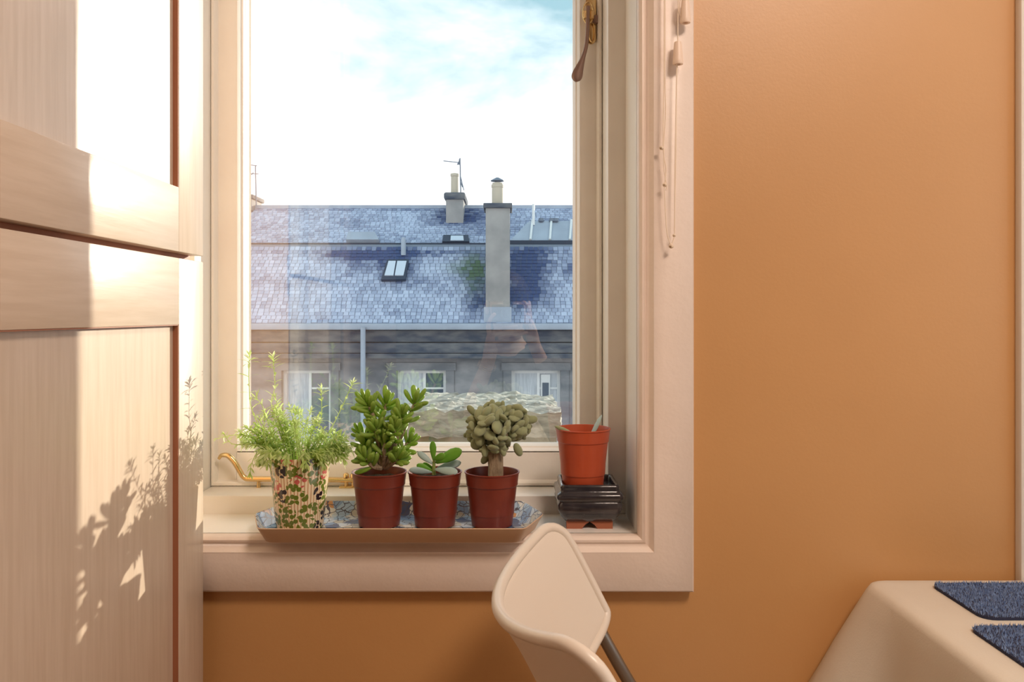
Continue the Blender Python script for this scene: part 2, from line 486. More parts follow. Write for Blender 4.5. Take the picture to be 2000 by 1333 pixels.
box_obj('bolt', q.x - 0.004, q.x + 0.012, YS - 0.012, YS - 0.002, q.z - 0.007, q.z + 0.007, M['bronze'], fastener, bevel=0.001)
lv = smooth_path([W(1149, 12, YH - 0.008), W(1148, 44, YH - 0.010), W(1147, 70, YH - 0.012), W(1144.5, 92, YH - 0.013), W(1138, 115, YH - 0.014), W(1131, 135, YH - 0.014), W(1127, 148, YH - 0.014), W(1124.5, 160, YH - 0.014)], 5)
nl = len(lv)
def lw(t):
    if t < 0.5: return 0.0036
    u = (t - 0.5) / 0.5
    w_ = 0.0036 + 0.0062 * math.sin(min(1, u / 0.72) * math.pi / 2) ** 1.6
    if u > 0.72: w_ *= math.sqrt(max(0.02, 1 - ((u - 0.72) / 0.28) ** 2))
    return w_
lever = MB()
segs = 10
vs = []
for i, p in enumerate(lv):
    t = i / (nl - 1)
    d = (lv[min(i + 1, nl - 1)] - lv[max(i - 1, 0)]).normalized()
    sx = Vector((d.z, 0, -d.x)).normalized()
    for k in range(segs):
        an = 2 * math.pi * k / segs
        vs.append(p + sx * lw(t) * math.cos(an) + Vector((0, 1, 0)) * min(0.0035, lw(t)) * math.sin(an))
fs = [(i * segs + k, i * segs + (k + 1) % segs, (i + 1) * segs + (k + 1) % segs, (i + 1) * segs + k) for i in range(nl - 1) for k in range(segs)]
fs += [tuple(range(segs)), tuple((nl - 1) * segs + k for k in range(segs))]
lever.add(vs, fs)
lever.build('lever', M['bronze'], fastener, smooth=True)

# ------------------------------------------------------------------ tall beech cabinet on the left
XC = -0.464
cab = empty('tall_cabinet', (-0.77, 0.95, 0))
tag(cab, 'tall pale wooden cabinet with two shaker doors beside the window', 'cabinet')
CY0, CY1 = 0.655, 1.250
box_obj('body', -1.085, XC - 0.022, CY0, CY1 - 0.012, 0.09, 2.35, M['wood_v'], cab)
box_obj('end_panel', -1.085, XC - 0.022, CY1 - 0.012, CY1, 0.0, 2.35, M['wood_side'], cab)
box_obj('plinth', -1.05, XC - 0.07, CY0 + .01, CY1 - .01, 0.0, 0.09, M['wood_dark'], cab)
box_obj('gap_dark_strip', XC - 0.024, XC - 0.0215, CY0, CY1, 1.20, 1.29, M['wood_dark'], cab)  # dark strip put behind the door gap to deepen it
def shaker(zb, zt, label):
    T = 0.020; ST = 0.094; RD = 0.0085
    d = MB().box(XC - T, XC - RD, CY0 + ST - 0.01, CY1 - ST + 0.01, zb + ST - 0.01, zt - ST + 0.01).build('door', M['wood_v'], cab)
    tag(d, label)
    box_obj('stile', XC - T, XC, CY1 - ST, CY1 - 0.002, zb, zt, M['wood_v'], d, bevel=0.0012)
    box_obj('stile', XC - T, XC, CY0 + 0.002, CY0 + ST, zb, zt, M['wood_v'], d, bevel=0.0012)
    box_obj('rail', XC - T, XC, CY0 + ST, CY1 - ST, zb, zb + ST - 0.003, M['wood_h'], d, bevel=0.0012)
    box_obj('rail', XC - T, XC, CY0 + ST, CY1 - ST, zt - ST, zt, M['wood_h'], d, bevel=0.0012)
    # dark strips paint the shade along the recess edges
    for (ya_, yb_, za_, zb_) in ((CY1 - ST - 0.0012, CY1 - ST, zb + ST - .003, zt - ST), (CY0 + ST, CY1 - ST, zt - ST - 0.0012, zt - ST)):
        box_obj('recess_shade', XC - RD, XC - 0.001, ya_, yb_, za_, zb_, M['wood_dark'], d)
shaker(1.2475, 2.345, 'upper shaker door')
shaker(0.10, 1.2385, 'lower shaker door')

# ------------------------------------------------------------------ blind and cord
bl = empty('roller_blind', (-0.18, Y0 - 0.06, 2.20)); tag(bl, 'rolled cream blind mounted above the window', 'blind')
tu = MB()
pts = [(-0.45, Y0 - 0.058, 2.24), (0.30, Y0 - 0.058, 2.24)]
tu.tube(pts, 0.028, 20).build('roll', M['cloth'], bl, smooth=True)
for xx in (-0.455, 0.302):
    box_obj('bracket', xx - .003, xx + .003, Y0 - 0.09, Y0 + 0.0, 2.205, 2.275, M['lamp_white'], bl)
YC = 1.246
cordT = empty('blind_cord', W(1310, 482, YC)); tag(cordT, 'cream knotted blind cord with tapered tassels hanging over the casing', 'blind cord')
topz = 2.235
def up(px): v = W(px, 0, YC); return Vector((v.x, YC, topz))
mbc = MB()
mbc.tube(smooth_path([up(1298), W(1298, -150, YC), W(1297.5, 0, YC), W(1297, 150, YC), W(1295.5, 285, YC), W(1301, 330, YC), W(1298, 362, YC), W(1299, 400, YC), W(1303, 455, YC), W(1311, 481, YC)], 6), 0.00085, 6)
mbc.tube(smooth_path([W(1296, 287, YC), W(1300, 220, YC), W(1299, 160, YC), W(1299, 0, YC), up(1299.5)], 6), 0.0008, 6)
mbc.tube(smooth_path([W(1297, 290, YC), W(1297, 330, YC), W(1302, 362, YC), W(1301, 372, YC)], 5), 0.0008, 6)
mbc.tube(smooth_path([W(1311, 481, YC), W(1317, 462, YC), W(1318, 430, YC), W(1318, 350, YC), W(1319.5, 260, YC), W(1322, 122, YC)], 6), 0.00085, 6)
mbc.tube(smooth_path([W(1317, 452, YC), W(1320, 330, YC), W(1321.5, 180, YC), W(1323, 122, YC)], 6), 0.00075, 6)
mbc.tube(smooth_path([W(1324, 86, YC), W(1324, 30, YC), W(1325, -60, YC), up(1326)], 6), 0.00085, 6)
mbc.tube(smooth_path([W(1337, 5, YC), W(1336, -60, YC), up(1335)], 6), 0.00085, 6)
mbc.tube(smooth_path([W(1330, 38, YC), W(1327, 20, YC), W(1330, -10, YC), W(1333, -60, YC)], 6), 0.0008, 6)
mbc.build('cord', M['cord'], cordT, smooth=True)
def tassel(px, pya, pyb):
    a, b = W(px, pya, YC), W(px, pyb, YC)
    L = a.z - b.z
    MB().lathe([(0.0030, 0), (0.0052, -0.001), (0.0060, -0.004), (0.0078, -L * 0.8), (0.0083, -L * 0.93), (0.0076, -L), (0.0045, -L), (0.004, -L * 0.9)], (a.x, YC, a.z), 18).build('tassel', M['tassel'], cordT, smooth=True)
tassel(1338.5, -2, 45)
tassel(1324, 81, 126)
def knot(px, py, s):
    c = W(px, py, YC); mb = MB()
    for k in range(3):
        ax = [Vector((1, .3, .2)), Vector((.2, 1, .5)), Vector((.4, .2, 1))][k].normalized()
        u = ax.orthogonal().normalized(); v = ax.cross(u)
        mb.tube([c + (u * math.cos(t) + v * math.sin(t)) * s for t in [2 * math.pi * i / 10 for i in range(11)]], 0.0010, 5)
    mb.build('knot', M['cord'], cordT, smooth=True)
knot(1292, 289, 0.0026); knot(1298.5, 361, 0.0026); knot(1311, 481, 0.0030); knot(1317, 460, 0.0018)

# ------------------------------------------------------------------ tray
TZ = WZ0
tray = empty('tray', (-0.17, 1.31, TZ)); tag(tray, 'shallow tan tray with blue and orange floral print holding four potted plants', 'tray')
m = bpy.data.materials.new('floral_tray_print'); m.use_nodes = True
n, l = m.node_tree.nodes, m.node_tree.links
b = n['Principled BSDF']; b.inputs['Roughness'].default_value = 0.22
tc = n.new('ShaderNodeTexCoord'); mp = n.new('ShaderNodeMapping')
dn = n.new('ShaderNodeTexNoise'); dn.inputs['Scale'].default_value = 40
vo = n.new('ShaderNodeTexVoronoi'); vo.inputs['Scale'].default_value = 38; vo.feature = 'F1'
ve = n.new('ShaderNodeTexVoronoi'); ve.inputs['Scale'].default_value = 80; ve.feature = 'DISTANCE_TO_EDGE'
va = n.new('ShaderNodeVectorMath'); va.operation = 'MULTIPLY_ADD'; va.inputs[1].default_value = (0.02, 0.02, 0.0)
l.new(tc.outputs['Object'], dn.inputs['Vector']); l.new(dn.outputs['Color'], va.inputs[0]); l.new(tc.outputs['Object'], va.inputs[2])
l.new(va.outputs[0], vo.inputs['Vector']); l.new(va.outputs[0], ve.inputs['Vector'])
cr = n.new('ShaderNodeValToRGB'); sp = n.new('ShaderNodeSeparateColor')
l.new(vo.outputs['Color'], sp.inputs[0]); l.new(sp.outputs[0], cr.inputs[0])
cr.color_ramp.interpolation = 'CONSTANT'
els = [(0, (0.62, 0.68, 0.74)), (0.22, (0.25, 0.36, 0.55)), (0.36, (0.78, 0.75, 0.68)), (0.58, (0.62, 0.30, 0.12)), (0.70, (0.07, 0.09, 0.20)), (0.80, (0.55, 0.50, 0.40)), (0.90, (0.42, 0.55, 0.70))]
cr.color_ramp.elements[0].color = (*els[0][1], 1)
cr.color_ramp.elements[1].position = els[1][0]; cr.color_ramp.elements[1].color = (*els[1][1], 1)
for p_, c_ in els[2:]:
    e = cr.color_ramp.elements.new(p_); e.color = (*c_, 1)
ed = n.new('ShaderNodeMath'); ed.operation = 'LESS_THAN'; ed.inputs[1].default_value = 0.045
l.new(ve.outputs['Distance'], ed.inputs[0])
mx = n.new('ShaderNodeMixRGB'); mx.inputs['Color2'].default_value = (0.10, 0.09, 0.12, 1)
l.new(cr.outputs[0], mx.inputs['Color1']); l.new(ed.outputs[0], mx.inputs['Fac']); l.new(mx.outputs[0], b.inputs['Base Color'])
M['tray_print'] = m
M['tray_tan'] = material('tan_tray_back', (0.62, 0.42, 0.27), rough=0.4)
def octo(xa, xb, ya, yb, cx, cy):
    pts = [(xa + cx, ya), (xb - cx, ya), (xb, ya + cy), (xb, yb - cy), (xb - cx, yb), (xa + cx, yb), (xa, yb - cy), (xa, ya + cy)]
    out = []
    for i in range(8):     # rounded corners
        p, q, r_ = Vector(pts[i - 1]), Vector(pts[i]), Vector(pts[(i + 1) % 8])
        d1 = (p - q); d2 = (r_ - q); k = min(0.010, d1.length * .4, d2.length * .4)
        a_, c_ = q + d1.normalized() * k, q + d2.normalized() * k
        for t in (0, 0.33, 0.67, 1): out.append((1 - t) ** 2 * a_ + 2 * t * (1 - t) * q + t * t * c_)
    return out
def ring_loft(rings, cap_first, cap_last):
    mb = MB(); N = len(rings[0][0])
    vs = [(p.x, p.y, z) for r_, z in rings for p in r_]
    fs = [(i * N + k, i * N + (k + 1) % N, (i + 1) * N + (k + 1) % N, (i + 1) * N + k) for i in range(len(rings) - 1) for k in range(N)]
    if cap_first: fs.append(tuple(range(N)))
    if cap_last: fs.append(tuple((len(rings) - 1) * N + k for k in range(N)))
    return mb.add(vs, fs)
TR = dict(xa=-0.404, xb=0.056, ya=1.221, yb=1.402)
def oc(i, z): return (octo(TR['xa'] + i, TR['xb'] - i, TR['ya'] + i, TR['yb'] - i, 0.030 - i * .3, 0.085 - i * .6), z)
ring_loft([oc(0.015, TZ + 0.0003), oc(0.013, TZ + 0.0015), oc(0.001, TZ + 0.023), oc(0.0, TZ + 0.0245), oc(0.001, TZ + 0.0255)], True, False).build('underside', M['tray_tan'], tray, smooth=True, angle=50)
ring_loft([oc(0.001, TZ + 0.0255), oc(0.003, TZ + 0.0245), oc(0.015, TZ + 0.0045), oc(0.019, TZ + 0.003)], False, True).build('printed_face', M['tray_print'], tray, smooth=True, angle=50, recalc=True)
TF = TZ + 0.003     # tray floor

# ------------------------------------------------------------------ pots
def nursery_pot(root, cx, cy, zb, mat, rr=0.0448, h=0.0875, soil=0.012):
    rb = rr * 0.735
    hl = 0.021                        # rim band height
    rs = rb + (rr * 0.90 - rb) * 1.0
    z1_ = h - hl
    outer = [(rb - 0.002, 0.0), (rb, 0.0015), (rs, z1_ - 0.002), (rs + 0.0015, z1_), (rr - 0.003, z1_ + 0.003), (rr - 0.0012, h - 0.003), (rr, h - 0.002), (rr, h - 0.0005), (rr - 0.001, h),
             (rr - 0.0022, h - 0.0006), (rr - 0.0035, h - 0.006), (rs - 0.002, z1_ - 0.002), (rb + 0.003, 0.02)]
    MB().lathe(outer, (cx, cy, zb), 48, True, True).build('pot', mat, root, smooth=True, angle=30)
    rsoil = rr - 0.0042 - max(0, soil - 0.018) * 0.2
    mb = MB(); seg = 24
    vs = [(cx, cy, zb + h - soil + 0.002)]; fs = []
    for ri, rad in enumerate((0.35, 0.7, 1.0)):
        for k in range(seg):
            a_ = 2 * math.pi * k / seg
            vs.append((cx + rsoil * rad * math.cos(a_), cy + rsoil * rad * math.sin(a_), zb + h - soil + R.uniform(-.0015, .0015)))
    fs += [(0, 1 + k, 1 + (k + 1) % seg) for k in range(seg)]
    for ri in range(2):
        for k in range(seg):
            fs.append((1 + ri * seg + k, 1 + (ri + 1) * seg + k, 1 + (ri + 1) * seg + (k + 1) % seg, 1 + ri * seg + (k + 1) % seg))
    mb.add(vs, fs).build('soil', M['soil'], root, smooth=True)

def leaf_mesh(name, prof, wx, ty, mat, bend=0.0, seg=8):
    """closed fleshy leaf along +Z of length 1; prof: (t, r); wx, ty half width / thickness"""
    mb = MB(); vs = [(0, 0, 0)]; fs = []
    for t, r_ in prof:
        for k in range(seg):
            a_ = 2 * math.pi * k / seg
            vs.append((wx * r_ * math.cos(a_), ty * r_ * math.sin(a_) + bend * t * t, t))
    vs.append((0, bend, 1.0))
    n_ = len(prof)
    for k in range(seg): fs.append((0, 1 + (k + 1) % seg, 1 + k))
    for i in range(n_ - 1):
        for k in range(seg):
            fs.append((1 + i * seg + k, 1 + i * seg + (k + 1) % seg, 1 + (i + 1) * seg + (k + 1) % seg, 1 + (i + 1) * seg + k))
    for k in range(seg): fs.append((1 + (n_ - 1) * seg + k, 1 + (n_ - 1) * seg + (k + 1) % seg, len(vs) - 1))
    mb.add(vs, fs)
    me = mb.mesh(name); me.polygons.foreach_set('use_smooth', [True] * len(me.polygons)); me.materials.append(mat)
    return me

def place_leaf(me, root, pos, d, L, roll=0.0, wscale=1.0, name='leaf'):
    d = Vector(d).normalized()
    ref = Vector((0, 0, 1)) if abs(d.z) < 0.95 else Vector((1, 0, 0))
    xa = d.cross(ref).normalized(); ya = d.cross(xa)
    rot = Matrix((xa, ya, d)).transposed().to_4x4()
    o = bpy.data.objects.new(name, me)
    o.matrix_basis = Matrix.Translation(pos) @ rot @ Matrix.Rotation(roll, 4, 'Z') @ Matrix.Diagonal((L * wscale, L * wscale, L, 1))
    link(o, root)
    return o

YP = 1.330
# ---- pot with the finger-leaved succulent
cx = W(741, 0, YP).x
suc = empty('potted_succulent', (cx, YP, TF)); tag(suc, 'tall branching finger-leaved succulent in a brown plastic pot', 'potted plant', 'plants on the floral tray')
nursery_pot(suc, cx, YP, TF, M['terracotta'])
finger = leaf_mesh('finger_leaf', [(0.06, .45), (0.22, .72), (0.45, .92), (0.7, 1.0), (0.86, .88), (0.96, .5)], 0.175, 0.135, M['suc_leaf'], bend=-0.12, seg=8)
base = Vector((cx, YP, TF + 0.074))
def S(px, py, dy): return W(px, py, YP + dy)
branches = [  # pixel path, depth offsets
    [(748, 915, 0), (742, 870, .0), (735, 830, -.004), (726, 806, -.006), (716, 786, -.006)],
    [(748, 915, 0), (745, 865, .006), (748, 820, .004), (755, 785, .004)],
    [(752, 915, 0), (768, 880, -.004), (778, 845, -.010), (784, 812, -.012)],
    [(754, 915, .004), (776, 870, .008), (795, 825, .010), (812, 782, .010)],
    [(742, 915, 0), (722, 895, -.006), (710, 866, -.008)],
    [(744, 915, -.004), (728, 912, -.016), (712, 896, -.022)],
    [(752, 915, 0), (768, 905, -.010), (780, 896, -.014)],
    [(748, 915, 0), (750, 890, -.014), (752, 862, -.020)],
    [(752, 915, 0), (775, 893, .014), (800, 862, .018)],
    [(744, 915, 0), (728, 880, .014), (706, 850, .020)],
    [(746, 915, 0), (738, 862, -.012), (733, 838, -.022)],
    [(752, 915, 0), (768, 862, -.012), (770, 838, -.022)],
]
stm = MB()
for bi, br in enumerate(branches):
    pts = smooth_path([S(*p) for p in br], 6)
    stm.tube(pts, [0.0042 - 0.0018 * i / len(pts) for i in range(len(pts))], 8)
    tot = len(pts)
    ax = (pts[-1] - pts[-4]).normalized()
    u = ax.orthogonal().normalized(); v = ax.cross(u)
    # terminal rosette
    ph = R.uniform(0, 6)
    for k in range(8):
        tilt = 0.22 + 0.15 * k
        a_ = ph + k * 2.4
        d = ax * math.cos(tilt) + (u * math.cos(a_) + v * math.sin(a_)) * math.sin(tilt) + Vector((0, 0, .12))
        place_leaf(finger, suc, pts[-1] - ax * (0.0013 * k), d, R.uniform(0.023, 0.030) * (0.8 if k < 2 else 1), R.uniform(-.4, .4))
    # leaves down the branch
    i = tot - 4
    while i > tot * 0.30:
        ax2 = (pts[i + 1] - pts[i - 1]).normalized()
        u2 = ax2.orthogonal().normalized(); v2 = ax2.cross(u2)
        a0 = R.uniform(0, 6.3)
        for s_ in (0, math.pi, math.pi / 2):
            a_ = a0 + s_ + R.uniform(-.3, .3); tilt = R.uniform(1.0, 1.45)
            d = ax2 * math.cos(tilt) + (u2 * math.cos(a_) + v2 * math.sin(a_)) * math.sin(tilt) + Vector((0, 0, .15))
            if pts[i].z > TF + 0.092: place_leaf(finger, suc, pts[i], d, R.uniform(0.023, 0.032), R.uniform(-.6, .6))
        i -= 3
stm.build('stem', M['trunk'], suc, smooth=True)

# ---- small jade cutting
cx = W(849.5, 0, YP).x
jade = empty('potted_jade', (cx, YP, TF)); tag(jade, 'small jade cutting with a few broad leaves in a brown plastic pot', 'potted plant', 'plants on the floral tray')
nursery_pot(jade, cx, YP, TF, M['terracotta'], rr=0.0440)
obo = [(0.05, .30), (0.2, .55), (0.42, .86), (0.66, 1.0), (0.84, .82), (0.95, .48)]
jleaf = leaf_mesh('jade_leaf', obo, 0.245, 0.07, M['jade_leaf'], seg=10)
jpale = leaf_mesh('pale_leaf', obo, 0.235, 0.085, M['jade_pale'], seg=10)
def jl(me, ax_, ay_, bx_, by_, dya, dyb, roll, ws=1.0):
    a_, b_ = W(ax_, ay_, YP + dya), W(bx_, by_, YP + dyb)
    place_leaf(me, jade, a_, b_ - a_, (b_ - a_).length, 1.15 + roll, ws)
Z2 = lambda zx, zy: (660 + zx / 4.165, 730 + zy / 4.165)
for me, a_, b_, da, db, roll, ws in [
    (jleaf, Z2(778, 712), Z2(770, 548), 0, .004, math.pi/2 * 0, 0.80),
    (jleaf, Z2(790, 728), Z2(1008, 622), 0, -.004, 0.25, 0.82),
    (jleaf, Z2(776, 700), Z2(872, 662), -.004, -.016, 0.3, 1.0),
    (jpale, Z2(775, 738), Z2(648, 638), 0, .004, 0.9, 0.72),
    (jleaf, Z2(770, 795), Z2(640, 742), 0, -.010, 0.3, 0.80),
    (jpale, Z2(768, 805), Z2(578, 782), -.006, -.022, 0.2, 0.66),
    (jpale, Z2(786, 778), Z2(975, 806), -.006, -.028, -0.2, 0.72),
    (jpale, Z2(800, 775), Z2(1003, 722), .006, .016, 0.1, 0.72),
    (jleaf, Z2(776, 770), Z2(690, 735), .006, .018, 0.2, 0.9)]:
    jl(me, a_[0], a_[1], b_[0], b_[1], da, db, roll, ws)
q = Z2(780, 812); q2 = Z2(782, 705)
MB().tube([W(q[0], q[1] + 3, YP), W(q[0], q[1] - 8, YP), W(q2[0], q2[1], YP)], [0.0035, 0.003, 0.0022], 8).build('stem', M['green_stem'], jade, smooth=True)

# ---- round felt-leaved succulent on a thick trunk
cx = W(961, 0, YP).x
felt = empty('potted_succulent', (cx, YP, TF)); tag(felt, 'round ball of olive felty leaves on a thick trunk in a brown plastic pot', 'potted plant', 'plants on the floral tray')
nursery_pot(felt, cx, YP, TF, M['terracotta'], soil=0.016)
tk = [W(968, 930, YP), W(968, 915, YP), W(967, 895, YP), W(966, 875, YP), W(967, 850, YP), W(970, 830, YP)]
tb = MB(); seg = 16; tr_ = [0.0125, 0.0120, 0.0122, 0.0130, 0.010, 0.006]
vs = []
for i, p in enumerate(tk):
    for k in range(seg):
        a_ = 2 * math.pi * k / seg
        rr_ = tr_[i] * (1 + 0.10 * math.sin(a_ * 5 + i * .4))
        vs.append((p.x + rr_ * math.cos(a_), p.y + rr_ * math.sin(a_), p.z))
fs = [(i * seg + k, i * seg + (k + 1) % seg, (i + 1) * seg + (k + 1) % seg, (i + 1) * seg + k) for i in range(len(tk) - 1) for k in range(seg)]
fs += [tuple(range(seg)), tuple((len(tk) - 1) * seg + k for k in range(seg))]
tb.add(vs, fs).build('trunk', M['trunk'], felt, smooth=True)
oval = leaf_mesh('felt_leaf', [(0.04, .42), (0.18, .76), (0.40, .97), (0.62, 1.0), (0.84, .80), (0.96, .46)], 0.40, 0.21, M['felt_leaf'], bend=0.10, seg=8)
C1 = W(960, 838, YP); C2 = W(1008, 826, YP + 0.004)
def felt_ball(C, rx, rz, nleaf, seed):
    rr = random.Random(seed)
    for k in range(nleaf):
        zf = 1 - 2 * (k + 0.5) / nleaf
        a_ = k * 2.39996 + rr.uniform(-.25, .25)
        rad = math.sqrt(max(0, 1 - zf * zf))
        d = Vector((rad * math.cos(a_), rad * math.sin(a_), zf))
        L = rr.uniform(0.018, 0.025)
        out = Vector((d.x * rx, d.y * rx, d.z * rz))
        # leaf axis mixes outward and a tangential droop so the broad face shows
        tang = Vector((rr.uniform(-1, 1), rr.uniform(-1, 1), rr.uniform(-.8, 1.0)))
        tang = (tang - d * tang.dot(d)).normalized()
        ax = (d * 0.62 + tang * 0.80).normalized()
        pos = C + out * rr.uniform(0.86, 1.0) - ax * L * 0.62
        place_leaf(oval, felt, pos, ax, L, rr.uniform(0, 3.14), rr.uniform(.85, 1.15))
felt_ball(C1, 0.0385, 0.040, 84, 3)
felt_ball(C1, 0.024, 0.026, 30, 5)
felt_ball(C2, 0.0215, 0.027, 46, 4)
for (ax_, ay_, bx_, by_, dy) in [(1022, 823, 1050, 818, -.004), (1006, 866, 1017, 892, -.012), (1000, 815, 1016, 792, -.004), (928, 812, 914, 792, -.006),
                             (925, 846, 905, 852, 0), (924, 826, 909, 822, -.004), (960, 800, 962, 780, 0), (978, 802, 984, 783, .01), (946, 868, 948, 894, -.02), (980, 868, 986, 892, -.018), (962, 880, 940, 905, .0)]:
    a_, b_ = W(ax_, ay_, YP + dy), W(bx_, by_, YP + dy)
    place_leaf(oval, felt, a_, b_ - a_, (b_ - a_).length, R.uniform(.9, 1.7), 0.72)
br = MB()
for tx, ty_, dy in ((940, 830, -.01), (985, 812, 0), (1008, 828, .004), (950, 805, .008), (930, 845, .01), (990, 850, -.014)):
    br.tube(smooth_path([W(967, 860, YP), W((967 + tx) / 2, (850 + ty_) / 2, YP + dy * .6), W(tx, ty_, YP + dy)], 4), 0.0035, 6)
br.build('branch', M['trunk'], felt, smooth=True)

# ---- patterned pot with lavender
YL = 1.318
cx = W(586, 0, YL).x
lav = empty('potted_lavender', (cx, YL, TF)); tag(lav, 'airy green lavender in a cream pot printed with clover leaves', 'potted plant', 'plants on the floral tray')
m = bpy.data.materials.new('clover_print_pot'); m.use_nodes = True
n, l = m.node_tree.nodes, m.node_tree.links
b = n['Principled BSDF']; b.inputs['Roughness'].default_value = 0.2; b.inputs['Coat Weight'].default_value = 0.5
tc = n.new('ShaderNodeTexCoord'); sep = n.new('ShaderNodeSeparateXYZ'); l.new(tc.outputs['Object'], sep.inputs[0])
sbx = n.new('ShaderNodeMath'); sbx.operation = 'SUBTRACT'; sbx.inputs[1].default_value = cx; l.new(sep.outputs['X'], sbx.inputs[0])
sby = n.new('ShaderNodeMath'); sby.operation = 'SUBTRACT'; sby.inputs[1].default_value = YL; l.new(sep.outputs['Y'], sby.inputs[0])
at = n.new('ShaderNodeMath'); at.operation = 'ARCTAN2'; l.new(sby.outputs[0], at.inputs[0]); l.new(sbx.outputs[0], at.inputs[1])
sc_ = n.new('ShaderNodeMath'); sc_.operation = 'MULTIPLY'; sc_.inputs[1].default_value = 0.042; l.new(at.outputs[0], sc_.inputs[0])
cmb = n.new('ShaderNodeCombineXYZ'); l.new(sc_.outputs[0], cmb.inputs['X']); l.new(sep.outputs['Z'], cmb.inputs['Y'])
def vor(scale, feature='F1', rnd=1.0):
    v_ = n.new('ShaderNodeTexVoronoi'); v_.voronoi_dimensions = '2D'; v_.inputs['Scale'].default_value = scale; v_.feature = feature
    v_.inputs['Randomness'].default_value = rnd; l.new(cmb.outputs[0], v_.inputs['Vector']); return v_
def mth(op, a_, v2=None, b_=None):
    q_ = n.new('ShaderNodeMath'); q_.operation = op; l.new(a_, q_.inputs[0])
    if b_ is not None: l.new(b_, q_.inputs[1])
    elif v2 is not None: q_.inputs[1].default_value = v2
    return q_.outputs[0]
def mixc(fac, c1, c2):
    q_ = n.new('ShaderNodeMixRGB'); l.new(fac, q_.inputs['Fac'])
    for sock, c_ in (('Color1', c1), ('Color2', c2)):
        if isinstance(c_, tuple): q_.inputs[sock].default_value = (*c_, 1)
        else: l.new(c_, q_.inputs[sock])
    return q_.outputs[0]
# narrow uneven stripes under the print
stripe = mth('GREATER_THAN', mth('SINE', mth('MULTIPLY', sc_.outputs[0], 1250.0)), 0.62)
colr = mixc(stripe, (0.80, 0.66, 0.44), (0.50, 0.26, 0.11))
big = vor(52, rnd=0.8)
small = vor(125, rnd=0.85)
bsp = n.new('ShaderNodeSeparateColor'); l.new(big.outputs['Color'], bsp.inputs[0])
inb = mth('LESS_THAN', big.outputs['Distance'], 0.60)
ins = mth('LESS_THAN', small.outputs['Distance'], 0.47)
leafmask = mth('MULTIPLY', inb, b_=ins)
isblk = mth('GREATER_THAN', bsp.outputs[0], 0.80)
isred = mth('LESS_THAN', bsp.outputs[0], 0.09)
lc = mixc(isblk, (0.13, 0.17, 0.02), (0.02, 0.012, 0.015))
lc = mixc(isred, lc, (0.55, 0.12, 0.10))
colr = mixc(leafmask, colr, lc)
l.new(colr, b.inputs['Base Color'])
M['clover'] = m
hL = 0.116; rrL = 0.0487; rbL = 0.0372
MB().lathe([(rbL - .002, 0), (rbL, 0.0015), (rrL, hL - 0.001), (rrL - 0.0006, hL), (rrL - 0.0026, hL), (rrL - 0.003, hL - 0.002), (rrL - 0.006, hL - 0.022)], (cx, YL, TF), 56, True, False).build('pot', M['clover'], lav, smooth=True, angle=40)
mb = MB(); seg = 24
mb.add([(cx, YL, TF + hL - 0.014)] + [(cx + (rrL - .006) * math.cos(2 * math.pi * k / seg), YL + (rrL - .006) * math.sin(2 * math.pi * k / seg), TF + hL - 0.016) for k in range(seg)],
       [(0, 1 + k, 1 + (k + 1) % seg) for k in range(seg)])
mb.build('soil', M['soil'], lav)
ztop = TF + hL

def sprig(pts, leaf_len, spacing, tip_n=8, wide=0.0022, stemr=0.0007, start=0.12, rng=R):
    pts = smooth_path(pts, 8)
    mb = MB()
    n_ = len(pts)
    mb.tube(pts, [stemr * (1.3 - 0.6 * i / n_) for i in range(n_)], 5)
    # cumulative length
    cum = [0]
    for i in range(1, n_): cum.append(cum[-1] + (pts[i] - pts[i - 1]).length)
    total = cum[-1]
    def at_s(s_):
        for i in range(1, n_):
            if cum[i] >= s_:
                f_ = (s_ - cum[i - 1]) / max(1e-9, cum[i] - cum[i - 1])
                return pts[i - 1].lerp(pts[i], f_), (pts[i] - pts[i - 1]).normalized()
        return pts[-1], (pts[-1] - pts[-2]).normalized()
    def blade(p, d, L, w_):
        side = d.cross(Vector((rng.uniform(-.4, .4), rng.uniform(-.4, .4), 1))).normalized()
        dn = side.cross(d).normalized()
        if dn.z > 0: dn = -dn
        vs = []
        K = 4
        for k in range(K):
            t = k / K
            ww = w_ * (0.45 + 2.2 * t * (1 - t) * 1.0 + 0.1)
            c_ = p + d * L * t + dn * L * 0.38 * t * t
            vs += [c_ - side * ww * .5, c_ + side * ww * .5]
        vs.append(p + d * L + dn * L * 0.38)
        fs = [(2 * k, 2 * k + 1, 2 * k + 3, 2 * k + 2) for k in range(K - 1)] + [(2 * K - 2, 2 * K - 1, 2 * K)]
        mb.add(vs, fs)
    s_ = total * start
    ph = rng.uniform(0, 6)
    while s_ < total:
        p, ax = at_s(s_)
        u = ax.orthogonal().normalized(); v = ax.cross(u)
        for k in (0, 1):
            a_ = ph + k * math.pi + rng.uniform(-.3, .3)
            tilt = rng.uniform(0.75, 1.15)
            d = (ax * math.cos(tilt) + (u * math.cos(a_) + v * math.sin(a_)) * math.sin(tilt)).normalized()
            blade(p, d, leaf_len * rng.uniform(.75, 1.2), wide * rng.uniform(.8, 1.2))
        ph += 1.57
        s_ += spacing * rng.uniform(.8, 1.2)
    p, ax = at_s(total)
    u = ax.orthogonal().normalized(); v = ax.cross(u)
    for k in range(tip_n):
        a_ = k * 2.4; tilt = 0.25 + 0.09 * k
        d = (ax * math.cos(tilt) + (u * math.cos(a_) + v * math.sin(a_)) * math.sin(tilt)).normalized()
        blade(p - ax * 0.0012 * k, d, leaf_len * (0.55 + 0.06 * k), wide * .8)
    o = mb.build('sprig', M['lav_leaf'], lav, smooth=True, recalc=False)
    return o
def LP(px, py, dy): return W(px, py, YL + dy)
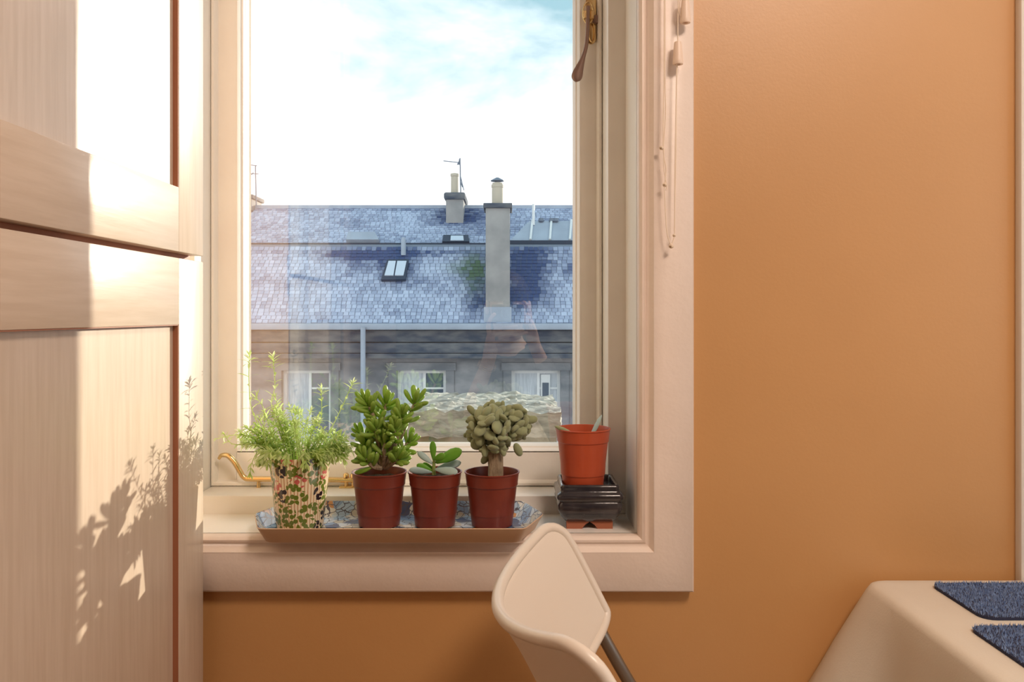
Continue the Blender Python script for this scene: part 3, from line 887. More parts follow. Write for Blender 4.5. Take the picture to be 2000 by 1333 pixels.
# long individual sprigs
sprig([LP(570, 890, 0), LP(520, 850, .004), LP(492, 800, .006), LP(486, 745, .006), LP(487, 694, .004)], 0.017, 0.013, 13, 0.0030, start=.25)
sprig([LP(575, 890, 0), LP(548, 830, -.004), LP(530, 790, -.006), LP(537, 755, -.006), LP(533, 696, -.008)], 0.017, 0.012, 13, 0.0030, start=.25)
sprig([LP(605, 890, 0), LP(618, 850, 0), LP(628, 810, 0), LP(627, 757, 0)], 0.014, 0.012, 12, 0.0028, start=.3)
sprig([LP(610, 890, 0), LP(645, 840, 0), LP(668, 795, 0), LP(690, 746, 0)], 0.015, 0.009, 12, 0.0028, start=.3)
sprig([LP(565, 890, -.01), LP(505, 870, -.014), LP(455, 868, -.016), LP(437, 848, -.016)], 0.011, 0.016, 9, 0.0026, start=.3)
sprig([LP(565, 890, 0), LP(520, 868, .01), LP(470, 850, .016), LP(420, 858, .016)], 0.010, 0.022, 6, 0.0022, start=.5)
sprig([LP(560, 890, -.01), LP(510, 880, -.026), LP(492, 905, -.032), LP(488, 928, -.032)], 0.011, 0.008, 9, 0.0024, start=.3)
sprig([LP(560, 890, -.01), LP(520, 870, -.02), LP(515, 800, -.02), LP(497, 775, -.02)], 0.016, 0.014, 8, 0.0026, start=.3)
sprig([LP(575, 890, -.01), LP(560, 850, -.01), LP(545, 800, -.006), LP(537, 775, -.006)], 0.016, 0.012, 9, 0.0026, start=.3)
# the mound
def env_top(px):
    t = (px - 460) / 230.0
    return 868 - 78 * math.sin(max(0.05, min(1, t)) * math.pi) ** 0.55 + (12 if px > 640 else 0)
for k in range(76):
    tx = R.uniform(462, 690)
    ty = R.uniform(env_top(tx), env_top(tx) + 58)
    ty = min(ty, 888)
    dy = R.uniform(-.046, .04) * (1 - abs(tx - 580) / 170)
    bx = 586 + (tx - 586) * 0.38 + R.uniform(-10, 10)
    p0 = LP(bx, 0, dy * .5); p0.z = ztop - 0.013
    p2 = LP(tx, ty, dy)
    mid = p0.lerp(p2, 0.55) + Vector((0, 0, 0.010)) + Vector((R.uniform(-.004, .004), R.uniform(-.004, .004), 0))
    sprig([p0, mid, p2], R.uniform(.011, .015), 0.0050, 9, R.uniform(.0022, .0030), start=.30)
# broad older leaves and shoots drooping over the rim
for k in range(22):
    a_ = R.uniform(math.pi * 0.95, math.pi * 2.05)
    p0 = Vector((cx + 0.03 * math.cos(a_), YL + 0.03 * math.sin(a_), ztop - 0.010))
    pm = Vector((cx + 0.052 * math.cos(a_), YL + 0.052 * math.sin(a_), ztop + R.uniform(.008, .016)))
    pe = Vector((cx + R.uniform(.058, .074) * math.cos(a_), YL + R.uniform(.055, .064) * math.sin(a_), ztop + R.uniform(-.012, .010)))
    sprig([p0, pm, pe], R.uniform(.012, .016), 0.0055, 8, R.uniform(.0030, .0042), start=.35)

# ------------------------------------------------------------------ black footed dish and the pot of cuttings
DX0, DX1, DY0, DY1 = 0.0780, 0.1850, 1.301, 1.406
dcx, dcy = (DX0 + DX1) / 2, (DY0 + DY1) / 2
dish = empty('bonsai_dish', (dcx, dcy, WZ0)); tag(dish, 'square black glazed bonsai dish on clay feet on the window sill', 'dish')
def rsq(h, c=0.008):
    out = []
    for sx, sy, a0 in ((1, 1, 0), (-1, 1, math.pi / 2), (-1, -1, math.pi), (1, -1, 1.5 * math.pi)):
        for k in range(5):
            a_ = a0 + math.pi / 2 * k / 4
            out.append(Vector((dcx + sx * (h - c) + c * math.cos(a_), dcy + sy * (h - c) + c * math.sin(a_))))
    return out
H_ = (DX1 - DX0) / 2
sec = [(0.034, 0.012, .006), (0.040, 0.0125, .008), (0.047, 0.022, .010), (0.0515, 0.033, .010), (0.0520, 0.040, .010), (0.0495, 0.0445, .008), (0.0510, 0.047, .007), (0.0530, 0.0505, .007),
       (0.0535, 0.0545, .007), (0.0520, 0.058, .007), (0.0480, 0.0600, .006), (0.0465, 0.064, .006), (0.0475, 0.068, .006), (0.0460, 0.0715, .006), (0.0430, 0.0720, .005), (0.0410, 0.0695, .005), (0.0400, 0.062, .005)]
ring_loft([(rsq(h, c_), WZ0 + z_) for h, z_, c_ in sec], True, True).build('bowl', M['glaze'], dish, smooth=True, angle=60)
for sx in (-1, 1):
    for sy in (-1, 1):
        fm = MB()
        fx_, fy_ = dcx + sx * 0.026, dcy + sy * 0.030
        v = []
        # bracket foot with a sloping inner shoulder
        for yy in (-0.007, 0.007):
            for (dx_, z_) in ((0.011, 0.0), (0.011, 0.014), (-0.0258, 0.014), (-0.0250, 0.0105), (-0.0185, 0.0065), (-0.0135, 0.0)):
                v.append((fx_ + sx * dx_, fy_ + yy, WZ0 + z_))
        f = [(0, 1, 2, 3, 4, 5), (11, 10, 9, 8, 7, 6)] + [(i, i + 6, (i + 1) % 6 + 6, (i + 1) % 6) for i in range(6)]
        fm.add(v, f).build('foot', M['clay'], dish)
cutY = 1.352
ccx = W(1138.5, 0, cutY).x
cut = empty('potted_cuttings', (ccx, cutY, WZ0 + 0.0625)); tag(cut, 'bright terracotta plastic pot with two leaf cuttings standing in the black dish', 'potted plant')
nursery_pot(cut, ccx, cutY, WZ0 + 0.0625, M['terracotta2'], rr=0.0455, h=0.0950, soil=0.018)
strip = leaf_mesh('strap_leaf', [(0.03, .6), (0.2, .85), (0.5, 1.0), (0.75, .8), (0.92, .4)], 0.14, 0.05, M['jade_pale'], seg=8)
a_, b_ = W(1153, 856, cutY - .004), W(1176, 810, cutY)
place_leaf(strip, cut, a_, b_ - a_, (b_ - a_).length, 0.3, 1.0, 'cutting_leaf')
stub = leaf_mesh('round_leaf', [(0.05, .4), (0.2, .75), (0.5, 1.0), (0.8, .8), (0.95, .4)], 0.17, 0.13, M['felt_leaf'], seg=8)
a_, b_ = W(1116, 846, cutY - .02), W(1083, 833, cutY - .02)
place_leaf(stub, cut, a_, b_ - a_, (b_ - a_).length, 0.2, 1.0, 'cutting_leaf')

# ------------------------------------------------------------------ chair
chair = empty('chair', (0.30, 0.93, 0)); tag(chair, 'white moulded plastic chair on dark steel tube legs in front of the window', 'chair')
CYC, CHW = 0.9315, 0.2185
REC = math.radians(27)
def chair_pt(u, t):
    """u -1..1 across the back, t metres down from the top edge"""
    X = -0.007 + 0.078 * u * u
    Z = 0.834 + 0.038 * u * u
    curl = -0.012 * math.exp(-((t) / 0.03) ** 2)       # slight backward lip at the top
    return Vector((X + t * math.sin(REC) + curl * 0.4, CYC + CHW * u * (1 - 0.25 * max(0, t - 0.10)), Z - t * math.cos(REC)))
NU, NV = 40, 14
U0 = 0.86
def t_range(u):
    au = abs(u)
    rt = 0.0; rb_ = 0.0
    if au > U0:
        q_ = (au - U0) / (1 - U0)
        rt = 0.030 * (1 - math.sqrt(max(0, 1 - q_ * q_)))
        rb_ = 0.012 * (1 - math.sqrt(max(0, 1 - q_ * q_)))
    hb = 0.172 - 0.016 * au ** 2
    return rt, hb - rb_
mb = MB(); vs = []; fs = []
us = [math.sin(math.pi / 2 * (-1 + 2 * i / NU)) for i in range(NU + 1)]
for u in us:
    ta, tb_ = t_range(u)
    for j in range(NV + 1):
        vs.append(chair_pt(u, ta + (tb_ - ta) * j / NV))
for i in range(NU):
    for j in range(NV):
        fs.append((i * (NV + 1) + j, (i + 1) * (NV + 1) + j, (i + 1) * (NV + 1) + j + 1, i * (NV + 1) + j + 1))
mb.add(vs, fs)
back = mb.build('backrest', M['plastic_white'], chair, smooth=True, angle=80)
sm = back.modifiers.new('thickness', 'SOLIDIFY'); sm.thickness = 0.006; sm.offset = 0
# rolled lip round the panel
per = [chair_pt(u, t_range(u)[0]) for u in us]
per += [chair_pt(1.0, t_range(1)[0] + (t_range(1)[1] - t_range(1)[0]) * j / 8) for j in range(1, 8)]
per += [chair_pt(u, t_range(u)[1]) for u in reversed(us)]
per += [chair_pt(-1.0, t_range(1)[1] + (t_range(1)[0] - t_range(1)[1]) * j / 8) for j in range(1, 9)]
per = per[:-1]
kb = NU + 8 + NU // 2
per = per[kb:] + per[:kb] + [per[kb]]
MB().tube(per, 0.0072, 10, caps=False).build('rolled_edge', M['plastic_white'], chair, smooth=True, angle=80)
# seat shell
mb = MB(); vs = []; fs = []
NS = 16
for i in range(NS + 1):
    for j in range(NS + 1):
        a_ = -1 + 2 * i / NS; b__ = -1 + 2 * j / NS
        # square-to-rounded-square
        X = 0.385 + 0.20 * a_ * (1 - 0.10 * b__ * b__)
        Y = CYC + 0.205 * b__ * (1 - 0.12 * a_ * a_)
        Z = 0.445 - 0.018 * (1 - a_ * a_) * (1 - b__ * b__) - (0.02 * max(0, a_ - .6))
        vs.append((X, Y, Z))
for i in range(NS):
    for j in range(NS):
        fs.append((i * (NS + 1) + j, (i + 1) * (NS + 1) + j, (i + 1) * (NS + 1) + j + 1, i * (NS + 1) + j + 1))
seat = mb.add(vs, fs).build('seat', M['plastic_white'], chair, smooth=True, angle=80)
sm = seat.modifiers.new('thickness', 'SOLIDIFY'); sm.thickness = 0.010; sm.offset = -1
for s_ in (1, -1):
    yl = CYC + s_ * CHW * 0.955
    a_ = chair_pt(s_ * .955, 0.085) + Vector((-0.010, 0, 0))
    e_ = Vector((0.50, CYC + s_ * 0.215, 0.0))
    pth = [Vector((a_.x, yl, a_.z)), Vector((a_.x + 0.045, yl, a_.z - 0.092)), Vector((0.275, CYC + s_ * 0.213, 0.455)), e_]
    MB().tube(smooth_path(pth, 6), 0.0088, 12).build('leg', M['steel'], chair, smooth=True)
    pth = [Vector((0.56, CYC + s_ * 0.185, 0.428)), Vector((0.40, CYC + s_ * 0.192, 0.30)), Vector((0.10, CYC + s_ * 0.20, 0.0))]
    MB().tube(smooth_path(pth, 6), 0.0088, 12).build('leg', M['steel'], chair, smooth=True)
MB().tube([(0.275, CYC - 0.213, 0.424), (0.275, CYC + 0.213, 0.424)], 0.008, 10).build('stretcher', M['steel'], chair, smooth=True)
MB().tube([(0.54, CYC - 0.186, 0.414), (0.54, CYC + 0.186, 0.414)], 0.008, 10).build('stretcher', M['steel'], chair, smooth=True)

# ------------------------------------------------------------------ table, cloth, mats
TX0, TX1, TY0, TY1, TT = 0.548, 1.42, 0.36, 1.258, 0.749
table = empty('table', ((TX0 + TX1) / 2, (TY0 + TY1) / 2, 0)); tag(table, 'wooden table standing under the cream tablecloth', 'table')
box_obj('tabletop', TX0 + .014, TX1 - .014, TY0 + .014, TY1 - .014, TT - 0.025, TT, M['table_wood'], table, bevel=0.004)
for xx in (TX0 + .06, TX1 - .06):
    for yy in (TY0 + .06, TY1 - .06):
        box_obj('leg', xx - .025, xx + .025, yy - .025, yy + .025, 0, TT - .025, M['table_wood'], table, bevel=0.004)
cl = MB()
def cloth_ring(off, z, flare):
    pts = []
    RC = 0.03
    def add(x, y, nx, ny, cw, fold):
        f_ = off + flare * (0.030 + 0.105 * cw + 0.012 * math.sin(fold))
        X, Y = x + nx * f_, y + ny * f_
        pts.append((X, min(Y, Y0 - 0.004 if not (0.78 < X < 0.91) else Y0 - 0.020), z))
    corners = [(TX0, TY0, -1, -1), (TX1, TY0, 1, -1), (TX1, TY1, 1, 1), (TX0, TY1, -1, 1)]
    for ci, (x_, y_, sx, sy) in enumerate(corners):
        ccx_, ccy_ = x_ - sx * RC, y_ - sy * RC
        a0 = [math.pi, 1.5 * math.pi, 0, 0.5 * math.pi][ci]
        for k in range(9):
            a_ = a0 + math.pi / 2 * k / 8
            add(ccx_ + RC * math.cos(a_), ccy_ + RC * math.sin(a_), math.cos(a_), math.sin(a_), 1.0, 0)
        nx_, ny_ = corners[(ci + 1) % 4][0], corners[(ci + 1) % 4][1]
        tx_, ty_ = [(1, 0), (0, 1), (-1, 0), (0, -1)][ci]
        ex, ey = nx_ - tx_ * RC, ny_ - ty_ * RC
        bx_, by_ = x_ + tx_ * RC, y_ + ty_ * RC
        ox, oy = [(0, -1), (1, 0), (0, 1), (-1, 0)][ci]
        for k in range(1, 24):
            t = k / 24
            dist = min(t, 1 - t) * math.hypot(ex - bx_, ey - by_)
            add(bx_ + (ex - bx_) * t, by_ + (ey - by_) * t, ox, oy, math.exp(-(dist / 0.07) ** 2), t * 40)
    return pts
rings = [cloth_ring(-0.02, TT + 0.003, 0), cloth_ring(-0.006, TT + 0.0028, 0), cloth_ring(0.002, TT + 0.000, 0), cloth_ring(0.005, TT - 0.008, .02)]
for k in range(1, 9):
    rings.append(cloth_ring(0.005, TT - 0.008 - 0.24 * k / 8, 0.95 * k / 8 + .02))
N = len(rings[0])
vs = [p for r_ in rings for p in r_]
fs = [(i * N + k, (i + 1) * N + k, (i + 1) * N + (k + 1) % N, i * N + (k + 1) % N) for i in range(len(rings) - 1) for k in range(N)]
fs.append(tuple(range(N)))
cl.add(vs, fs)
clo = cl.build('tablecloth', M['cloth'], smooth=True, angle=60)
tag(clo, 'cream wipe-clean tablecloth draped over the corner table', 'tablecloth')

def placemat(x0_, x1_, y0_, y1_, seed, label):
    rr = random.Random(seed)
    z_ = TT + 0.0032
    t_ = empty('placemat', ((x0_ + x1_) / 2, (y0_ + y1_) / 2, z_)); tag(t_, label, 'placemat', 'blue placemats')
    rc = 0.018
    pts = []
    for sx, sy, a0 in ((1, 1, 0), (-1, 1, math.pi / 2), (-1, -1, math.pi), (1, -1, 1.5 * math.pi)):
        cx_ = (x0_ + x1_) / 2 + sx * ((x1_ - x0_) / 2 - rc); cy_ = (y0_ + y1_) / 2 + sy * ((y1_ - y0_) / 2 - rc)
        for k in range(6):
            a_ = a0 + math.pi / 2 * k / 5
            pts.append(Vector((cx_ + rc * math.cos(a_), cy_ + rc * math.sin(a_))))
    ring_loft([(pts, z_), (pts, z_ + 0.004)], True, True).build('backing', M['mat_edge'], t_)
    mb = MB()
    def inside(x, y):
        dx = max(0, abs(x - (x0_ + x1_) / 2) - ((x1_ - x0_) / 2 - rc)); dy = max(0, abs(y - (y0_ + y1_) / 2) - ((y1_ - y0_) / 2 - rc))
        return dx * dx + dy * dy < rc * rc
    for k in range(13000):
        x, y = rr.uniform(x0_, x1_), rr.uniform(y0_, y1_)
        if not inside(x, y): continue
        a_ = rr.uniform(0, 6.28); w_ = 0.0007; h_ = rr.uniform(.003, .0055)
        lx, ly = rr.uniform(-.0022, .0022), rr.uniform(-.0022, .0022)
        mb.add([(x - w_ * math.cos(a_), y - w_ * math.sin(a_), z_ + .0035), (x + w_ * math.cos(a_), y + w_ * math.sin(a_), z_ + .0035), (x + lx, y + ly, z_ + .0035 + h_)], [(0, 1, 2)])
    o = mb.build('pile', M['mat_blue'], t_, recalc=False); o['kind'] = 'stuff'
placemat(0.632, 0.90, 1.088, 1.228, 1, 'blue shaggy placemat beside the wall on the tablecloth')
placemat(0.594, 0.86, 0.900, 1.060, 2, 'blue shaggy placemat farther from the wall on the tablecloth')

# ------------------------------------------------------------------ fill lamp added on the ceiling to brighten the room
def fill_lamp(x, y, s, watts, col, label):
    t_ = empty('fill_lamp', (x, y, z1)); tag(t_, label, 'lamp')
    for (xa, xb, ya_, yb_) in ((-s, s, -s, -s + .02), (-s, s, s - .02, s), (-s, -s + .02, -s + .02, s - .02), (s - .02, s, -s + .02, s - .02)):
        box_obj('rim', x + xa, x + xb, y + ya_, y + yb_, z1 - 0.05, z1, M['lamp_white'], t_)
    e = bpy.data.materials.new('fill_lamp_diffuser'); e.use_nodes = True
    bb = e.node_tree.nodes['Principled BSDF']; bb.inputs['Base Color'].default_value = (.9, .9, .9, 1)
    bb.inputs['Emission Color'].default_value = (*col, 1); bb.inputs['Emission Strength'].default_value = 2.0
    box_obj('diffuser', x - s + .02, x + s - .02, y - s + .02, y + s - .02, z1 - 0.035, z1 - 0.025, e, t_)
    d = bpy.data.lights.new('fill_lamp_light', 'AREA'); d.shape = 'SQUARE'; d.size = 2 * s - .05; d.energy = watts; d.color = col
    o = bpy.data.objects.new('fill_lamp_light', d); o.location = (x, y, z1 - 0.04)
    COL.objects.link(o)
fill_lamp(0.85, -0.15, 0.30, 21, (1.0, 0.80, 0.66), 'square fill lamp added on the ceiling, out of view')


# ------------------------------------------------------------------ the seated photographer, seen only mirrored in the pane
M['skin'] = material('skin', (0.78, 0.54, 0.42), rough=0.5)
M['jumper'] = material('dark_wool', (0.035, 0.04, 0.055), rough=0.95)
M['denim'] = material('dark_denim', (0.03, 0.04, 0.08), rough=0.9)
M['hair'] = material('dark_hair', (0.03, 0.02, 0.015), rough=0.6)
M['camera_black'] = material('camera_black', (0.02, 0.02, 0.022), rough=0.4)
M['lens_glass'] = material('lens_glass', (0.02, 0.02, 0.03), rough=0.05)
def skin_obj(name, chains, mat, parent, root, levels=2):
    """chains: lists of (x, y, z, radius); equal points are welded"""
    idx, vs, rad, es = {}, [], [], []
    for ch in chains:
        prev = None
        for x, y, z, r_ in ch:
            k = (round(x, 4), round(y, 4), round(z, 4))
            if k not in idx:
                idx[k] = len(vs); vs.append((x, y, z)); rad.append(r_)
            if prev is not None and (prev, idx[k]) not in es: es.append((prev, idx[k]))
            prev = idx[k]
    me = bpy.data.meshes.new(name); me.from_pydata(vs, es, []); me.materials.append(mat)
    o = bpy.data.objects.new(name, me); link(o, parent)
    md = o.modifiers.new('skin', 'SKIN'); md.use_smooth_shade = True
    for i, sv in enumerate(me.skin_vertices[0].data):
        sv.radius = (rad[i], rad[i]); sv.use_root = (i == root)
    sb = o.modifiers.new('smooth', 'SUBSURF'); sb.levels = levels; sb.render_levels = levels
    return o
per_ = empty('person', (0.0, -0.32, 0.0))
tag(per_, 'seated person in dark jumper raising a black camera, mirrored faintly in the pane', 'person')
pel, chest, neck = (0, -.33, .53, .125), (0, -.30, .86, .115), (0, -.275, 1.05, .052)
def arm(sh, el, wr): return [(0, -.29, .97, .085), sh, el, wr]
lw_, rw_ = (-.074, -.062, .977, .027), (.098, -.085, 1.045, .026)
la = arm((-.165, -.275, .985, .05), (-.165, -.175, .745, .038), lw_)
ra = arm((.165, -.275, .985, .05), (.225, -.17, .775, .038), rw_)
palmL = (-.058, -.052, 1.060, .032)
palmR = (.088, -.072, 1.115, .030)
body = [[pel, (0, -.32, .70, .105), chest, (0, -.29, .97, .085), neck, (0, -.245, 1.12, .062), (0, -.225, 1.19, .088), (0, -.225, 1.27, .07)], la + [palmL], ra + [palmR]]
for s_ in (-1, 1):
    body.append([pel, (s_ * .09, -.30, .53, .085), (s_ * .12, .10, .52, .058), (s_ * .12, .12, .28, .048), (s_ * .12, .10, .075, .034), (s_ * .12, .20, .035, .032)])
# fingers: each its own chain from the palm, unequal and curled round the camera
FL = [[(-.048, -.040, 1.092), (-.015, -.030, 1.110), (.018, -.026, 1.108), (.040, -.030, 1.112)],
      [(-.046, -.036, 1.080), (-.008, -.024, 1.092), (.035, -.022, 1.094), (.064, -.026, 1.100)],
      [(-.046, -.040, 1.066), (-.004, -.026, 1.076), (.042, -.024, 1.082), (.076, -.030, 1.090)],
      [(-.048, -.048, 1.050), (-.010, -.034, 1.058), (.028, -.032, 1.066), (.052, -.036, 1.074)],
      [(-.070, -.044, 1.085), (-.076, -.036, 1.118), (-.062, -.030, 1.148), (-.046, -.030, 1.162)]]
FR = [[(.084, -.058, 1.140), (.082, -.036, 1.168), (.070, -.030, 1.196), (.056, -.044, 1.206)],
      [(.082, -.052, 1.128), (.086, -.026, 1.150), (.072, -.022, 1.156), (.058, -.024, 1.156)],
      [(.082, -.052, 1.116), (.084, -.026, 1.134), (.070, -.022, 1.138), (.056, -.024, 1.138)],
      [(.084, -.056, 1.104), (.082, -.030, 1.118), (.070, -.026, 1.122), (.058, -.026, 1.122)],
      [(.078, -.090, 1.125), (.068, -.100, 1.142), (.056, -.102, 1.152), (.046, -.100, 1.158)]]
for palm, F in ((palmL, FL), (palmR, FR)):
    for f_ in F:
        body.append([palm] + [(p[0], p[1], p[2], r_) for p, r_ in zip(f_, (.0105, .0092, .0084, .0072))])
bo = skin_obj('body', body, M['skin'], per_, 0)
ju = skin_obj('jumper', [[(0, -.33, .56, .140), (0, -.32, .70, .122), (0, -.30, .86, .130), (0, -.29, .97, .102), (0, -.277, 1.035, .066)],
                         [(0, -.29, .97, .102), (-.165, -.275, .985, .063), (-.165, -.178, .752, .050), (-.140, -.143, .82, .045)],
                         [(0, -.29, .97, .102), (.165, -.275, .985, .063), (.225, -.172, .780, .050), (.120, -.100, 1.000, .036)]], M['jumper'], per_, 0)
skin_obj('trousers', [[(0, -.33, .54, .142), (-.09, -.30, .53, .100), (-.12, .10, .52, .072), (-.12, .12, .28, .062), (-.12, .105, .10, .050)],
                      [(0, -.33, .54, .142), (.09, -.30, .53, .100), (.12, .10, .52, .072), (.12, .12, .28, .062), (.12, .105, .10, .050)]], M['denim'], per_, 0)
hd_ = MB()
def ellip(mb, c, rx, ry, rz, seg=16, rings=10, zmin=-1.0):
    prof_ = []
    vs_, fs_ = [], []
    for i in range(rings + 1):
        ph_ = math.acos(max(-1, min(1, zmin))) * (1 - i / rings)
        for k in range(seg):
            a_ = 2 * math.pi * k / seg
            vs_.append((c[0] + rx * math.sin(ph_) * math.cos(a_), c[1] + ry * math.sin(ph_) * math.sin(a_), c[2] + rz * math.cos(ph_)))
    for i in range(rings):
        for k in range(seg): fs_.append((i * seg + k, i * seg + (k + 1) % seg, (i + 1) * seg + (k + 1) % seg, (i + 1) * seg + k))
    mb.add(vs_, fs_)
ellip(hd_, (0, -.245, 1.225), .088, .098, .110, zmin=-.15)
ellip(hd_, (0, -.285, 1.16), .075, .055, .13)
hd_.build('hair', M['hair'], per_, smooth=True)
M['eye'] = material('eye', (0.75, 0.72, 0.70), rough=0.2)
M['lip'] = material('lip', (0.50, 0.20, 0.17), rough=0.5)
for s_ in (-1, 1):
    e_ = MB(); ellip(e_, (s_ * .032, -.150, 1.195), .013, .008, .008, 10, 6); e_.build('eye', M['eye'], per_, smooth=True)
    e_ = MB(); ellip(e_, (s_ * .084, -.228, 1.185), .010, .018, .030, 10, 6); e_.build('ear', M['skin'], per_, smooth=True)
e_ = MB(); ellip(e_, (0, -.143, 1.170), .012, .018, .024, 10, 6); e_.build('nose', M['skin'], per_, smooth=True)
e_ = MB(); ellip(e_, (0, -.158, 1.128), .024, .010, .007, 12, 6); e_.build('mouth', M['lip'], per_, smooth=True)
fo = Vector(lw_[:3]); fd = (fo - Vector((-.165, -.175, .745))).normalized()
uu = fd.orthogonal().normalized(); vv = fd.cross(uu)
for k, r_ in ((0, .0335), (1, .034), (2, .0345)):
    c_ = fo - fd * (.012 + .007 * k)
    MB().tube([c_ + (uu * math.cos(t) + vv * math.sin(t)) * r_ for t in [2 * math.pi * i / 20 for i in range(21)]], 0.0016, 6, caps=False).build('bracelet', M['brass'], per_, smooth=True)
pcm = empty('photo_camera', (0, -.07, 1.125)); tag(pcm, 'black photo camera held up in both hands', 'camera')
box_obj('camera_body', -.062, .062, -.095, -.055, 1.125, 1.195, M['camera_black'], pcm, bevel=.006)
box_obj('viewfinder', -.018, .018, -.098, -.058, 1.195, 1.210, M['camera_black'], pcm, bevel=.003)
lm = MB()
N_ = 24
rgs = [(.030, -.056), (.030, -.030), (.028, -.022), (.028, -.014), (.022, -.014), (.020, -.022)]
lm.add([(r_ * math.cos(2 * math.pi * k / N_), y_, EYE + r_ * math.sin(2 * math.pi * k / N_)) for r_, y_ in rgs for k in range(N_)],
       [(i * N_ + k, i * N_ + (k + 1) % N_, (i + 1) * N_ + (k + 1) % N_, (i + 1) * N_ + k) for i in range(len(rgs) - 1) for k in range(N_)] + [tuple(5 * N_ + k for k in range(N_))])
lm.build('lens', M['camera_black'], pcm, smooth=True, angle=30)
stl = empty('stool', (0, -.34, 0)); tag(stl, 'round wooden stool under the seated person', 'stool')
MB().lathe([(.15, .365), (.16, .37), (.16, .385), (.15, .39)], (0, -.36, 0), 28).build('seat', M['table_wood'], stl, smooth=True, angle=30)
for a_ in (0.785, 2.356, 3.927, 5.498):
    MB().tube([(.11 * math.cos(a_), -.36 + .11 * math.sin(a_), .368), (.17 * math.cos(a_), -.36 + .17 * math.sin(a_), 0)], .014, 10).build('leg', M['table_wood'], stl, smooth=True)

# ------------------------------------------------------------------ outside: parapet
M['coping'] = material('pale_lichen', (0.62, 0.60, 0.55), rough=0.95, var=(0.33, 0.32, 0.29), var_scale=16, stretch=(1, 2, 3), bump=1.0, bump_scale=45, vmin=.42, vmax=.66, detail=8)
M['lichen_stone'] = material('lichened_stone', (0.46, 0.43, 0.37), rough=0.95, var=(0.22, 0.25, 0.15), var_scale=9, bump=1.0, bump_scale=35, vmin=.40, vmax=.62)
bm = bmesh.new()
bmesh.ops.create_cube(bm, size=1.0)
bmesh.ops.subdivide_edges(bm, edges=list(bm.edges), cuts=24, use_grid_fill=True)
PX0, PX1, PYA, PYB, PZ = -0.30, 0.150, 2.30, 2.80, 0.888
for v in bm.verts:
    c_ = v.co
    x = PX0 + (c_.x + .5) * (PX1 - PX0); y = PYA + (c_.y + .5) * (PYB - PYA); z = PZ - 0.075 + (c_.z + .5) * 0.075
    nz = mnoise.fractal(Vector((x * 30, y * 40, z * 40)), 0.7, 2.1, 6)
    v.co = Vector((x + nz * .006, y + nz * .006, z + (nz * 0.012 - .008 * max(0, (x - PX1 + .12) / .12) if c_.z > .3 else nz * .004)))
me = bpy.data.meshes.new('coping'); bm.to_mesh(me); bm.free(); me.materials.append(M['coping'])
par = empty('stone_parapet', (-0.07, 2.55, -9)); tag(par, 'weathered stone parapet with pale lichened coping just outside the window', 'parapet')
co = bpy.data.objects.new('coping', me); link(co, par)
box_obj('masonry', PX0 + 0.012, PX1 - 0.012, PYA + 0.015, PYB - 0.015, -9, PZ - 0.06, M['lichen_stone'], par)

# ------------------------------------------------------------------ outside: the building across the street
YBd = 18.0
S_ = FPX / YBd
def bx(px, Y=YBd): return (px - VPX) * Y / FPX
def bz(py, Y=YBd): return EYE - (py - VPY) * Y / FPX
M['far_stone'] = material('sooty_sandstone', (0.34, 0.33, 0.34), rough=0.95, var=(0.17, 0.18, 0.20), var_scale=1.6, stretch=(1, 1, 2.0), detail=6)
M['far_band'] = material('blue_black_cornice', (0.065, 0.080, 0.115), rough=0.95, var=(0.19, 0.19, 0.20), var_scale=2.2, stretch=(1, 1, 3))  # blue-black, much darker than the wall stone
M['lead'] = material('pale_lead', (0.42, 0.47, 0.56), rough=0.7, var=(0.36, 0.40, 0.48), var_scale=2)
M['chimney'] = material('rendered_chimney', (0.40, 0.38, 0.37), rough=0.95, var=(0.30, 0.29, 0.29), var_scale=2.5)
M['cowl'] = material('grey_cowl', (0.18, 0.21, 0.27), rough=0.6)
M['clay_pot'] = material('buff_chimney_pot', (0.58, 0.50, 0.40), rough=0.9)
M['white_sash'] = material('white_sash', (0.80, 0.80, 0.80), rough=0.5)
M['curtain'] = material('white_curtain', (0.66, 0.68, 0.72), rough=0.9, var=(0.50, 0.52, 0.56), var_scale=9, stretch=(6, 1, .4))
M['dark_glass'] = material('dark_window_glass', (0.12, 0.15, 0.20), rough=0.1)
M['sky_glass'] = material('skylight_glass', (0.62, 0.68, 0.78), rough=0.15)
M['dark_frame'] = material('dark_frame', (0.04, 0.055, 0.09), rough=0.6)

bd = empty('tenement', (0, YBd, -9)); tag(bd, 'sandstone tenement with frosted slate roofs across the street', 'building')
BX0, BX1 = -14.0, 14.0
ZE = bz(636)           # eaves
# wall with window openings
wins = [(c_, bx(c_ - 48), bx(c_ + 48), bz(724), bz(724) - 1.75) for c_ in (372, 598, 823, 1047, 1272)]
mb = MB()
cur = BX0
zt_, zb_ = wins[0][3], wins[0][4]
mb.box(BX0, BX1, YBd, YBd + 0.5, zt_, ZE)
mb.box(BX0, BX1, YBd, YBd + 0.5, -9, zb_)
for c_, xa, xb, za_, zb__ in wins:
    mb.box(cur, xa, YBd, YBd + 0.5, zb_, zt_); cur = xb
mb.box(cur, BX1, YBd, YBd + 0.5, zb_, zt_)
mb.build('wall', M['far_stone'], bd)
# cornice courses
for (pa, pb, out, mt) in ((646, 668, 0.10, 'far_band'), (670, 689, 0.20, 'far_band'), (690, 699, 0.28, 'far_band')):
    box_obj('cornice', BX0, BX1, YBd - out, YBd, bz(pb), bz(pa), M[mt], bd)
# gutter / fascia
box_obj('gutter', BX0, BX1, YBd - 0.30, YBd - 0.05, bz(645, YBd - .3), bz(632, YBd - .3), M['lead'], bd, bevel=0.03)
